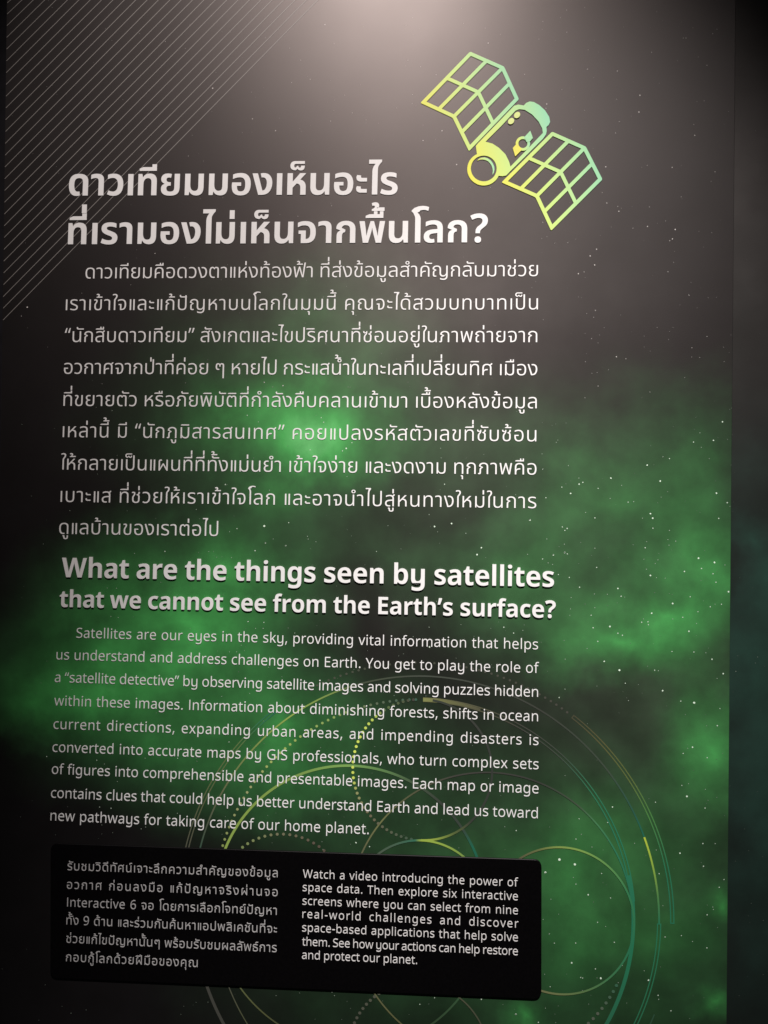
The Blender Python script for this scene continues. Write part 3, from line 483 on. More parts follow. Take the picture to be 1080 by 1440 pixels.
# ------------------------------------------------------------------ lettering
REG = {
' ': (235, []),
',': (233, [[169,116,175,105,140,-12,94,-129,40,-129,70,-3,92,116]]),
'-': (318, [[42,234,42,302,276,302,276,234]]),
'.': (256, [[75,46,79,73,90,91,127,104,149,101,166,91,177,73,181,46,177,20,166,2,149,-9,127,-12,90,2,79,20]]),
'6': (558, [[57,304,67,438,99,553,125,602,157,644,197,678,245,703,302,719,369,724,416,722,458,714,458,651,417,661,370,664,311,658,261,642,220,615,188,578,163,534,145,481,134,420,129,354,134,354,171,399,228,433,265,442,307,445,365,439,414,419,455,387,485,345,503,291,509,228,503,161,483,102,451,55,408,19,354,-3,291,-10,241,-5,195,11,155,37,121,72,94,117,74,171,61,234], [290,52,351,63,398,96,428,151,438,228,429,294,402,344,357,376,294,387,247,382,208,366,175,343,151,314,137,282,132,250,140,183,168,119,218,70,251,56]]),
'9': (558, [[502,410,498,325,487,246,466,174,435,112,393,61,339,22,271,-2,190,-10,141,-8,97,0,97,64,140,54,188,50,248,56,298,73,339,100,372,136,397,181,414,235,430,360,425,360,388,315,330,281,293,272,250,269,193,275,144,295,104,326,74,369,56,423,50,485,57,554,77,612,109,659,153,695,206,717,269,724,320,719,366,703,405,677,439,641,466,597,486,543,498,481], [269,662,209,651,162,618,132,563,122,486,131,420,157,369,202,338,265,327,312,332,352,348,384,371,408,400,423,432,428,465,419,530,392,595,342,644,309,658]]),
'E': (541, [[481,0,96,0,96,714,481,714,481,649,170,649,170,406,463,406,463,342,170,342,170,65,481,65]]),
'G': (710, [[389,370,636,370,636,29,524,0,398,-10,296,1,213,34,147,88,99,161,70,251,61,357,71,460,103,549,155,623,226,678,314,713,420,724,529,714,626,682,598,617,511,648,416,659,335,650,266,622,211,577,170,517,146,443,137,357,145,270,167,195,205,135,258,91,327,64,413,55,497,61,562,76,562,304,389,304]]),
'I': (261, [[167,0,95,0,95,714,167,714]]),
'S': (535, [[487,189,480,130,457,81,420,42,371,13,311,-4,242,-10,167,-6,103,5,51,22,51,94,138,67,245,55,294,59,335,70,369,88,393,114,408,145,413,183,409,218,397,247,375,272,343,293,299,314,243,336,189,358,143,383,107,413,81,448,65,491,60,542,67,595,88,640,123,676,168,702,222,719,283,724,384,714,471,685,447,622,367,649,281,659,239,655,202,645,173,628,152,605,139,576,134,542,138,505,151,476,173,452,203,431,243,412,293,391,350,368,398,343,436,315,464,281,482,240]]),
'T': (528, [[301,0,227,0,227,649,8,649,8,714,519,714,519,649,301,649]]),
'W': (896, [[880,714,692,0,617,0,476,495,466,532,457,569,449,600,444,624,441,602,434,571,426,536,416,498,278,0,203,0,16,714,93,714,211,250,221,207,230,167,238,128,244,93,250,131,258,171,268,212,279,254,408,714,483,714,615,251,627,208,637,167,645,128,651,92,659,141,671,194,684,251,803,714]]),
'Y': (535, [[268,349,455,714,535,714,305,277,305,0,231,0,231,273,0,714,80,714]]),
'a': (536, [[275,543,331,538,377,524,412,500,436,465,451,419,456,361,456,0,402,0,389,82,386,82,342,32,286,1,250,-7,208,-10,162,-6,123,8,90,29,66,60,51,98,45,144,52,193,73,234,108,266,156,291,218,306,294,314,385,317,385,353,378,414,356,454,320,477,271,484,194,473,123,444,100,499,181,531], [303,262,219,252,163,229,131,193,120,144,127,102,148,73,181,55,224,49,290,60,341,92,373,144,384,215,384,266]]),
'b': (593, [[156,559,155,499,152,451,156,451,183,487,219,517,267,537,325,544,387,536,439,513,481,474,513,420,532,351,539,268,532,186,513,117,481,63,438,23,385,-2,322,-10,264,-4,219,15,183,43,157,77,151,77,137,0,84,0,84,760,156,760], [314,483,262,477,222,459,192,429,172,387,160,334,156,270,156,263,165,171,191,105,220,75,260,57,311,51,358,57,396,76,426,107,455,175,464,268,455,362,427,429,398,459,360,477]]),
'c': (466, [[293,-10,225,-2,167,21,119,59,84,112,62,181,55,264,63,350,86,420,124,474,173,513,233,536,302,544,375,536,434,517,413,456,358,473,301,480,249,474,206,455,173,424,149,382,134,329,129,265,134,204,147,152,170,109,201,78,243,59,293,53,366,61,427,82,427,18,369,-2]]),
'd': (593, [[270,-10,208,-2,155,21,112,59,80,113,61,181,55,264,61,348,81,418,113,473,157,512,210,536,272,544,346,532,400,500,437,454,442,454,439,499,437,544,437,760,509,760,509,0,451,0,441,82,437,82,400,36,345,2,311,-7], [281,51,332,56,373,73,402,102,429,165,438,252,438,268,429,360,403,428,374,458,334,477,282,483,236,477,198,457,168,425,139,355,129,262,139,172,167,105,196,75,234,57]]),
'e': (545, [[284,544,346,536,398,513,439,476,468,428,486,369,492,301,492,255,129,255,141,168,176,104,231,65,305,52,391,61,470,89,470,24,392,-2,302,-10,230,-2,169,22,120,62,84,116,62,183,55,263,62,343,82,411,116,467,161,509,218,535], [283,484,224,473,177,440,146,386,131,313,418,313,414,361,403,402,385,436,359,462,325,479]]),
'f': (319, [[306,477,179,477,179,0,107,0,107,477,14,477,14,513,107,536,107,578,112,637,125,684,148,720,199,754,269,765,322,760,365,749,347,691,311,701,270,705,229,697,201,675,185,636,179,579,179,534,306,534]]),
'g': (593, [[272,544,324,539,369,522,406,495,437,458,441,458,451,534,509,534,509,-13,503,-80,484,-137,453,-181,409,-214,350,-233,277,-240,175,-231,92,-206,92,-138,177,-168,281,-179,348,-168,398,-136,427,-86,437,-19,437,7,438,46,440,83,437,83,407,42,370,13,323,-4,269,-10,207,-2,154,22,112,61,80,116,61,183,55,264,61,345,80,413,112,469,155,511,208,536], [281,482,235,476,198,457,168,425,147,382,134,328,129,264,139,172,168,105,215,64,279,50,320,53,353,63,380,79,402,101,429,163,438,245,438,275,434,339,422,391,402,431,372,460,332,477]]),
'h': (592, [[157,527,155,488,152,451,157,451,197,500,255,532,326,543,382,538,429,523,465,497,491,460,507,411,512,350,512,0,441,0,441,344,433,406,410,449,372,474,317,482,266,477,225,460,194,432,173,393,161,344,157,283,157,0,85,0,85,760,157,760]]),
'i': (241, [[157,534,157,0,85,0,85,534], [121,733,154,721,163,705,166,683,163,662,154,646,121,633,89,646,80,662,76,683,80,705,89,721]]),
'k': (502, [[156,369,155,315,153,258,155,258,173,281,195,308,215,333,397,534,481,534,275,308,497,0,411,0,226,260,156,191,156,0,85,0,85,760,156,760]]),
'l': (241, [[157,0,85,0,85,760,157,760]]),
'm': (892, [[642,544,716,533,769,499,793,462,808,414,812,353,812,0,741,0,741,349,734,408,713,450,678,474,630,482,566,471,520,438,493,382,484,304,484,0,413,0,413,349,410,390,400,424,384,450,363,468,335,479,302,482,256,477,219,461,191,433,172,396,160,348,157,290,157,0,85,0,85,534,143,534,153,455,157,455,195,502,248,533,314,544,368,538,413,520,447,491,469,450,473,450,503,491,542,520,589,538]]),
'n': (592, [[327,544,407,532,465,498,491,461,507,411,512,350,512,0,441,0,441,344,433,406,410,449,372,474,317,482,266,477,225,460,194,432,166,370,157,284,157,0,85,0,85,534,143,534,153,452,157,452,198,501,256,533]]),
'o': (583, [[529,268,525,206,513,152,493,104,466,65,432,33,391,9,344,-5,290,-10,240,-5,194,9,154,32,119,64,92,104,72,152,59,206,55,268,62,349,83,417,118,471,165,511,224,536,294,544,362,536,419,511,466,470,500,416,522,348], [129,268,134,206,147,153,169,109,200,77,241,57,292,51,343,57,384,77,415,110,437,153,450,206,454,268,450,329,437,381,416,424,385,456,344,476,292,482,241,476,200,457,169,426,139,358]]),
'p': (593, [[326,544,387,536,439,513,482,475,514,422,533,353,539,269,532,186,513,116,481,61,438,22,385,-2,324,-10,248,2,194,35,157,80,152,80,155,32,157,-16,157,-238,85,-238,85,534,144,534,153,448,157,448,194,496,249,531,285,541], [314,483,265,477,225,460,195,432,174,392,161,342,157,281,157,266,161,201,173,148,193,106,223,75,263,57,313,51,359,58,397,78,427,110,448,154,460,207,465,270,455,359,428,426,398,458,361,476]]),
'r': (394, [[314,544,348,542,379,536,369,469,340,475,309,477,249,463,200,425,168,365,157,288,157,0,85,0,85,534,144,534,152,435,156,435,193,490,246,529]]),
's': (461, [[417,144,411,98,393,60,363,30,323,8,272,-6,213,-10,162,-8,118,-1,47,24,47,91,124,62,214,50,274,56,315,74,339,102,347,138,334,181,316,198,291,214,257,231,213,248,127,286,95,307,71,332,56,364,51,405,64,464,103,507,164,535,243,544,331,535,406,510,381,451,313,475,238,484,188,479,151,464,128,440,120,408,124,384,134,365,153,349,179,334,214,319,256,302,340,264,373,243,397,217,412,185]]),
't': (341, [[245,50,285,54,319,62,319,5,281,-6,233,-10,193,-6,159,5,130,26,108,56,94,97,90,150,90,477,15,477,15,514,90,540,117,659,162,659,162,534,315,534,315,477,162,477,162,152,167,108,183,76,209,57]]),
'u': (592, [[507,534,507,0,449,0,438,81,435,81,394,32,336,1,264,-10,208,-5,161,11,125,38,99,75,84,124,78,184,78,534,151,534,151,190,159,129,182,85,220,60,274,51,326,57,367,73,398,101,419,140,431,189,435,249,435,534]]),
'v': (476, [[197,0,0,534,77,534,196,200,212,154,226,108,236,68,239,68,250,107,265,153,280,198,399,534,476,534,278,0]]),
'w': (745, [[409,326,395,374,384,418,375,454,372,454,364,417,353,373,339,325,238,0,158,0,12,534,87,534,167,228,181,172,192,122,200,79,203,79,210,108,218,143,227,180,238,217,337,534,414,534,509,217,523,170,536,122,544,80,547,80,554,119,566,169,580,225,660,534,733,534,589,0,506,0]]),
'x': (503, [[207,274,28,534,111,534,251,324,391,534,472,534,293,273,482,0,400,0,251,223,101,0,20,0]]),
'y': (586, [[507,534,507,-13,501,-80,483,-137,452,-181,407,-214,349,-233,276,-240,173,-231,91,-206,91,-138,176,-168,279,-179,347,-168,396,-136,426,-86,436,-19,436,7,437,46,439,83,438,81,435,81,394,32,336,1,264,-10,208,-5,161,11,125,38,99,75,84,124,78,184,78,534,151,534,151,190,159,129,182,85,220,60,274,51,326,57,367,73,398,101,419,140,431,189,435,249,435,534]]),
'z': (451, [[413,0,38,0,38,48,326,477,57,477,57,534,408,534,408,481,122,57,413,57]]),
'ก': (594, [[79,0,79,196,86,250,108,286,141,310,180,325,181,328,69,371,69,400,76,440,95,477,127,509,171,535,225,552,289,557,347,552,400,538,445,512,480,476,503,429,510,370,510,0,439,0,439,362,428,424,396,465,348,489,288,497,228,490,182,468,153,436,143,396,252,343,245,299,209,293,179,274,158,242,151,196,151,0]]),
'ข': (543, [[272,-10,191,1,131,34,102,68,85,113,80,168,80,235,83,280,94,314,127,366,159,409,172,452,168,472,159,485,130,495,100,490,74,480,57,533,99,549,143,554,197,543,229,510,240,459,236,426,226,399,194,350,163,300,154,273,151,239,151,173,155,131,167,99,186,76,211,61,272,50,322,57,358,77,380,110,388,156,388,548,459,548,459,152,447,84,412,33,353,1]]),
'ค': (611, [[84,0,84,355,90,415,108,465,139,505,181,534,237,552,305,557,374,552,430,534,472,505,503,465,521,415,527,355,527,0,455,0,455,355,445,417,416,461,369,488,305,497,241,488,194,461,165,417,156,355,156,233,159,232,183,265,214,285,254,297,306,300,345,300,345,241,307,241,256,236,217,224,188,204,170,179,156,114,156,0]]),
'ง': (533, [[175,0,5,548,77,548,229,63,242,63,295,74,339,105,368,143,388,192,404,301,394,381,365,442,317,480,254,492,229,490,208,485,190,544,226,551,258,553,305,549,347,538,382,519,413,494,441,456,461,409,472,356,476,298,470,223,452,158,425,103,390,60,358,35,320,16,274,4,219,0]]),
'จ': (528, [[153,0,153,253,78,253,78,310,222,310,222,59,236,59,281,64,319,80,350,107,372,148,385,204,390,276,386,348,372,404,350,446,317,475,272,491,214,497,124,484,41,446,41,515,75,531,119,545,224,557,303,549,364,525,410,485,440,430,458,360,464,275,457,191,439,123,407,69,361,31,300,8,222,0]]),
'ช': (545, [[272,-10,190,1,129,34,101,68,84,113,79,168,79,235,82,280,93,314,126,366,158,409,170,452,167,472,158,485,127,495,100,491,74,481,57,533,98,549,143,554,196,543,228,510,238,460,235,426,225,398,193,350,162,300,153,273,150,239,150,173,154,131,166,99,185,76,210,61,272,50,322,57,358,77,379,110,387,156,387,302,382,337,367,362,342,377,309,382,302,382,302,429,310,429,344,434,368,448,391,494,397,548,468,548,465,499,454,458,432,427,396,406,396,402,419,393,436,379,454,343,458,303,458,152,446,84,411,33,352,1]]),
'ซ': (550, [[273,-10,192,1,132,34,105,69,89,114,83,169,83,238,88,287,103,325,147,387,177,423,189,457,186,458,161,444,127,437,95,443,70,460,53,489,47,527,47,548,111,548,113,519,120,499,132,489,150,485,174,490,197,504,213,548,254,548,254,499,251,448,239,408,209,363,181,328,162,292,155,243,155,173,159,130,171,98,189,75,214,60,273,50,325,57,362,77,385,110,393,156,393,302,388,337,373,362,348,377,315,382,308,382,308,429,316,429,350,434,374,448,397,494,402,548,474,548,470,499,459,459,437,429,401,408,401,404,433,388,452,364,462,333,465,296,465,152,452,84,415,33,354,1]]),
'ญ': (906, [[600,-167,518,-158,442,-133,442,-63,516,-93,598,-103,673,-91,702,-73,724,-45,739,-7,743,45,743,81,739,81,714,50,679,24,634,6,580,1,535,5,495,19,462,42,436,76,420,120,415,176,415,363,410,409,396,443,374,468,346,485,277,497,224,490,181,470,152,439,142,396,256,343,249,299,214,293,184,275,164,244,157,199,157,101,161,78,170,62,186,53,207,50,231,52,251,58,262,5,227,-6,193,-9,140,0,118,12,100,32,89,58,86,93,86,198,93,251,113,287,144,310,183,325,184,328,69,371,69,400,75,442,95,479,126,511,168,536,219,552,278,557,331,553,381,539,424,515,458,480,480,432,487,371,487,183,494,129,516,92,551,69,596,62,637,67,672,83,702,108,724,142,737,182,742,229,742,548,814,548,814,46,807,-21,788,-74,758,-115,715,-144,662,-161]]),
'ณ': (906, [[193,-9,140,0,118,12,100,32,89,58,86,93,86,198,93,251,113,287,144,310,183,325,184,328,69,371,69,400,75,442,95,479,126,511,168,536,219,552,278,557,331,553,381,539,424,515,458,480,480,432,487,371,487,173,494,119,516,81,552,59,599,51,638,57,672,73,701,98,723,132,737,172,742,219,742,548,814,548,814,0,754,0,750,89,745,89,720,48,683,17,637,-3,584,-10,516,0,462,31,436,65,420,110,415,166,415,363,410,409,396,443,374,468,346,485,277,497,224,490,181,470,152,439,142,396,256,343,249,299,214,293,184,275,164,244,157,199,157,101,161,78,170,62,186,53,208,50,231,52,251,58,262,5,227,-6]]),
'ด': (613, [[267,-10,198,-1,145,26,107,69,82,126,68,194,63,270,68,348,81,412,102,461,131,499,166,527,208,544,305,557,375,552,431,535,474,508,505,471,523,425,529,370,529,0,458,0,458,363,450,420,424,462,378,488,308,497,261,492,219,479,184,453,157,411,141,351,136,269,139,210,148,157,165,113,191,79,229,58,279,51,306,53,330,58,338,2,305,-7]]),
'ต': (632, [[274,-10,202,-1,147,27,109,71,84,130,71,202,66,284,71,374,84,444,107,496,137,531,176,551,221,557,255,554,283,544,303,526,316,502,320,502,334,527,356,544,384,554,418,557,474,549,515,524,540,481,548,420,548,0,476,0,476,420,472,457,458,480,436,493,407,497,380,493,360,482,348,462,341,434,294,434,286,464,271,483,227,497,189,485,160,447,148,407,140,353,138,284,141,215,150,157,166,111,193,78,231,57,283,51,315,53,340,58,348,2,314,-7]]),
'ถ': (595, [[193,-9,140,0,118,12,100,32,89,58,86,93,86,198,93,251,113,287,144,310,183,325,184,328,69,371,69,400,76,440,95,477,127,509,171,535,225,552,289,557,348,552,401,538,446,512,481,476,503,429,511,370,511,0,439,0,439,362,428,424,396,465,348,489,289,497,228,490,182,468,152,436,142,396,256,343,249,299,214,293,184,278,164,251,157,206,157,101,161,78,170,62,186,53,208,50,231,52,251,58,262,5,227,-6]]),
'ท': (608, [[90,0,90,548,140,548,153,457,157,457,184,500,223,531,274,551,335,557,389,552,435,537,472,512,501,476,518,430,524,371,524,0,452,0,452,366,444,422,419,463,377,488,321,496,274,491,235,474,203,447,180,412,166,371,161,324,161,0]]),
'ธ': (538, [[270,-10,164,1,83,24,83,254,150,254,150,70,171,62,201,55,272,49,342,58,372,71,395,91,411,120,416,158,413,188,404,210,370,243,315,266,241,289,186,308,142,326,108,345,85,368,71,395,66,430,72,468,88,499,115,525,154,543,205,554,268,557,331,555,383,546,424,535,453,524,453,459,407,477,339,492,260,498,197,492,154,473,142,457,138,435,142,414,156,397,206,370,286,345,364,319,428,286,471,236,483,202,487,159,481,109,463,67,434,34,392,10,338,-5]]),
'น': (611, [[272,-10,219,-5,173,10,135,35,107,71,90,118,84,177,84,548,156,548,156,182,164,125,190,84,231,60,287,51,354,63,405,98,436,153,447,224,447,548,519,548,519,0,458,0,455,86,450,86,423,47,384,16,334,-3]]),
'บ': (601, [[300,-10,230,-4,175,14,135,43,107,84,90,133,84,191,84,548,156,548,156,191,165,130,191,86,236,59,300,51,364,59,409,86,436,130,445,191,445,548,517,548,517,191,511,133,494,84,466,43,425,14,369,-4]]),
'ป': (602, [[300,-10,230,-4,175,14,135,43,107,84,90,133,84,191,84,548,156,548,156,191,165,130,191,86,236,59,300,51,364,59,409,86,436,130,445,191,445,745,517,745,517,191,511,133,494,84,466,43,425,14,369,-4]]),
'ผ': (646, [[89,0,89,455,93,491,105,518,147,549,200,557,230,554,259,546,251,491,229,496,210,498,187,495,172,485,162,469,159,445,159,259,159,193,155,113,159,113,196,186,229,243,299,360,344,360,413,243,442,195,464,153,484,113,488,113,484,193,483,259,483,548,554,548,554,0,491,0,324,282,320,282,152,0]]),
'ฝ': (648, [[89,0,89,455,93,491,105,518,147,549,200,557,230,554,259,546,251,491,229,496,210,498,187,495,172,485,162,469,159,445,159,259,159,193,155,113,159,113,196,186,229,243,299,360,344,360,413,243,442,195,464,153,484,113,488,113,484,193,483,259,483,745,554,745,554,0,491,0,324,282,320,282,152,0]]),
'พ': (691, [[143,0,44,548,118,548,163,279,168,247,173,207,186,103,189,103,208,177,225,239,239,288,316,548,373,548,452,288,466,239,483,177,502,103,506,103,517,207,522,247,527,279,574,548,647,548,549,0,477,0,376,319,362,372,348,439,344,439,335,392,324,353,314,319,215,0]]),
'ฟ': (681, [[141,0,44,548,118,548,161,279,164,264,167,240,175,174,183,103,188,103,203,162,220,225,237,288,315,548,372,548,450,288,467,225,484,162,499,103,503,103,510,174,517,234,523,279,586,745,657,745,547,0,474,0,374,319,360,371,346,439,342,439,332,392,323,353,313,319,213,0]]),
'ภ': (596, [[83,-9,52,-6,22,4,31,55,47,51,63,49,87,59,94,91,94,199,100,252,118,288,146,311,184,325,185,328,70,371,70,400,76,440,96,477,128,509,171,535,226,552,290,557,349,552,402,538,447,512,482,476,504,429,512,370,512,0,440,0,440,362,429,424,397,465,349,489,290,497,229,490,183,468,153,436,143,396,257,343,250,299,216,293,189,274,171,243,165,197,165,84,159,39,142,10,115,-4]]),
'ม': (612, [[341,-10,279,-3,228,17,188,49,161,92,157,92,153,0,93,0,93,548,165,548,165,224,170,176,184,134,208,99,241,73,280,57,327,51,383,60,423,84,448,125,456,182,456,548,528,548,528,177,522,118,505,71,477,35,440,10,394,-5]]),
'ย': (591, [[291,-9,221,-4,166,12,124,37,96,71,80,112,74,160,78,201,88,234,122,275,164,293,164,297,122,317,86,356,75,385,71,421,75,456,88,487,109,515,139,536,178,550,227,555,276,552,315,541,302,484,273,492,236,495,197,490,168,474,150,449,144,415,149,382,163,357,210,330,268,322,293,322,293,269,268,269,216,263,178,244,155,213,147,167,151,134,162,106,181,82,208,65,245,54,291,51,337,54,373,65,401,83,420,108,431,140,435,179,435,548,507,548,507,185,501,123,483,74,453,37,411,11,357,-4]]),
'ร': (483, [[235,-10,127,2,43,28,65,88,113,70,172,56,237,50,290,56,332,73,360,101,370,139,366,165,355,186,311,220,241,248,185,269,137,290,99,314,72,342,55,377,49,418,55,457,71,491,99,519,138,540,189,553,252,557,344,549,382,538,411,525,411,464,368,480,312,493,250,498,191,492,152,476,129,451,121,422,125,398,137,378,157,361,187,345,224,330,270,313,357,276,392,253,418,225,436,189,441,145,436,104,421,67,394,35,355,11,302,-5]]),
'ล': (568, [[413,0,413,371,405,428,381,467,338,490,275,498,180,485,94,449,94,517,128,531,172,544,224,554,283,557,330,555,371,546,405,532,434,512,455,487,471,456,481,419,484,376,484,0], [229,-10,152,0,96,31,63,80,51,145,58,196,78,238,112,272,160,298,224,315,305,324,428,331,428,271,316,264,253,257,203,246,168,230,135,195,124,146,132,103,156,73,192,55,241,49,272,51,300,58,311,3,274,-7]]),
'ว': (490, [[192,-10,117,-2,41,27,65,84,117,60,183,51,231,57,272,76,305,107,330,151,345,207,350,276,345,343,330,398,305,441,269,472,223,491,165,497,100,490,42,469,42,530,106,551,174,557,254,549,318,523,365,482,398,426,417,357,424,276,417,192,398,122,365,65,319,23,262,-2]]),
'ศ': (625, [[84,0,84,355,90,416,108,466,139,506,181,534,237,552,305,557,357,554,401,543,437,525,465,498,493,474,512,442,523,402,527,355,527,0,455,0,455,355,445,417,417,461,369,488,305,497,241,488,194,461,165,417,156,355,156,233,159,232,184,265,214,285,254,297,306,300,345,300,345,241,307,241,256,236,217,224,188,204,170,179,156,114,156,0], [461,473,421,512,474,535,492,556,498,584,568,584,565,556,554,531,515,494]]),
'ส': (569, [[413,0,413,371,405,428,381,467,338,490,275,498,180,485,94,449,94,517,128,531,172,544,223,554,281,557,331,554,372,544,405,527,429,501,455,481,472,452,481,417,484,376,484,0], [228,-10,151,0,96,31,63,80,51,145,58,197,79,239,112,273,161,298,225,315,305,324,428,331,428,271,316,264,227,252,168,230,135,195,124,147,132,103,156,73,192,55,241,49,272,51,300,58,312,3,274,-7], [425,475,384,514,434,536,451,556,457,584,527,584,514,532,477,496]]),
'ห': (584, [[93,0,93,548,165,548,165,291,168,291,421,548,506,548,506,545,165,205,165,0], [439,0,439,191,430,249,402,293,351,320,275,328,319,381,378,375,426,358,463,331,490,294,506,247,511,192,511,0]]),
'อ': (571, [[274,-10,208,-4,156,15,115,47,86,92,69,151,63,224,65,266,68,310,269,310,269,253,135,253,135,224,139,166,150,121,169,88,195,65,230,53,273,49,319,54,359,68,390,95,413,136,427,194,432,271,428,340,415,396,393,440,360,472,314,491,255,497,193,491,135,476,80,451,80,519,129,538,192,552,264,557,342,549,403,522,449,480,481,423,499,353,505,270,500,187,482,118,453,63,409,22,350,-2]]),
'ะ': (337, [[142,350,110,353,84,361,52,389,42,427,46,455,56,480,117,470,112,456,110,438,117,416,145,407,295,407,295,350], [142,70,110,73,84,81,52,109,42,147,46,175,56,200,117,190,112,176,110,158,117,136,145,127,295,127,295,70]]),
'ั': (0, [[-225,635,-257,638,-283,646,-315,674,-325,710,-322,740,-311,766,-250,755,-255,741,-257,723,-249,700,-220,691,40,691,40,635]]),
'า': (407, [[251,0,251,394,245,440,227,472,194,491,146,497,78,487,16,461,16,527,73,547,160,557,207,554,247,542,279,522,303,493,318,455,323,406,323,0]]),
'ำ': (407, [[251,0,251,394,245,440,227,472,194,491,146,497,78,487,16,461,16,527,73,547,160,557,207,554,247,542,279,522,303,493,318,455,323,406,323,0], [-158,613,-200,619,-232,636,-253,664,-260,701,-253,739,-232,766,-200,783,-158,789,-117,783,-83,766,-62,739,-55,701,-62,664,-83,636,-117,619], [-158,654,-136,657,-119,667,-105,701,-109,721,-119,736,-136,745,-158,748,-180,745,-196,736,-207,721,-210,701,-196,667,-180,657]]),
'ิ': (0, [[-510,635,-510,667,-449,693,-93,693,-93,635]]),
'ี': (0, [[-510,635,-510,667,-449,693,-93,693,-93,635], [-160,668,-160,778,-92,778,-92,668]]),
'ึ': (0, [[-510,635,-510,667,-449,693,-230,693,-240,672,-251,693,-254,713,-249,745,-231,769,-204,785,-169,790,-133,785,-105,769,-87,744,-81,712,-87,681,-104,657,-131,641,-167,635], [-168,673,-137,684,-126,712,-137,741,-168,752,-199,741,-210,713,-199,685]]),
'ื': (0, [[-510,635,-510,667,-449,693,-93,693,-93,635], [-281,668,-281,775,-221,775,-221,668], [-152,668,-152,775,-93,775,-93,668]]),
'ุ': (0, [[-158,-261,-158,-146,-164,-127,-180,-121,-190,-122,-201,-125,-207,-76,-178,-69,-154,-67,-127,-70,-109,-81,-98,-99,-94,-121,-94,-261]]),
'ู': (0, [[-213,-264,-265,-258,-303,-239,-326,-208,-334,-168,-334,-141,-343,-121,-367,-122,-372,-72,-349,-68,-330,-67,-303,-70,-285,-81,-275,-98,-271,-121,-271,-163,-258,-199,-240,-210,-214,-213,-187,-210,-170,-199,-157,-163,-157,-70,-93,-70,-93,-165,-101,-207,-124,-238,-161,-257]]),
'เ': (253, [[99,548,171,548,171,0,99,0]]),
'แ': (431, [[99,548,171,548,171,0,99,0], [277,548,349,548,349,0,277,0]]),
'โ': (248, [[114,590,112,640,102,690,71,745,34,788,34,806,90,872,183,913,277,925,346,915,407,893,391,844,333,868,277,871,217,858,187,803,112,768,148,745,169,698,181,650,186,600,186,0,114,0]]),
'ใ': (228, [[160,0,89,0,89,484,94,529,112,564,146,608,182,660,195,706,190,734,176,753,153,765,121,769,65,760,22,742,22,805,64,820,130,828,184,821,228,799,255,764,265,714,261,677,250,646,213,590,184,551,166,521,160,481]]),
'ไ': (256, [[114,590,118,650,128,705,153,824,9,824,9,880,269,880,266,826,230,775,206,722,190,680,186,600,186,0,114,0]]),
'ๆ': (592, [[437,-198,437,430,434,461,423,482,406,494,382,498,358,493,341,481,330,460,327,430,327,387,266,387,266,430,262,460,251,481,234,493,211,498,185,491,166,473,155,440,151,390,155,335,167,299,188,281,218,274,238,276,258,282,272,228,241,217,207,214,150,225,111,259,89,314,81,388,90,467,114,519,153,548,202,557,260,543,283,526,297,501,300,501,315,526,336,543,364,554,397,557,453,546,475,532,493,510,504,479,508,440,508,-198]]),
'็': (0, [[-189,622,-239,634,-272,671,-324,625,-373,632,-411,652,-436,686,-444,733,-440,766,-428,794,-388,830,-333,842,-101,842,-101,792,-322,792,-346,788,-367,777,-380,757,-385,729,-381,707,-371,689,-355,678,-331,674,-272,727,-254,727,-234,687,-218,675,-197,671,-165,683,-155,713,-155,727,-100,727,-100,713,-107,673,-125,644,-154,627]]),
'่': (0, [[-165,635,-165,841,-94,841,-94,635]]),
'้': (0, [[-360,635,-360,672,-315,685,-278,709,-264,743,-273,768,-301,778,-323,773,-344,765,-360,811,-319,830,-282,835,-247,829,-221,813,-205,789,-199,758,-214,710,-249,676,-256,693,-61,693,-61,635]]),
'์': (0, [[-250,614,-260,640,-264,671,-255,707,-226,734,-202,742,-171,744,-38,744,-38,688,-153,688,-185,680,-196,655,-194,640,-187,624]]),
'“': (335, [[321,714,300,633,281,547,268,470,192,470,186,480,207,557,236,638,268,714], [149,714,128,633,109,547,97,470,21,470,15,480,37,557,66,638,97,714]]),
'”': (335, [[313,714,320,703,298,626,269,545,238,470,184,470,206,551,225,636,238,714], [141,714,148,703,127,626,98,545,66,470,14,470,30,529,45,593,57,657,66,714]]),
}
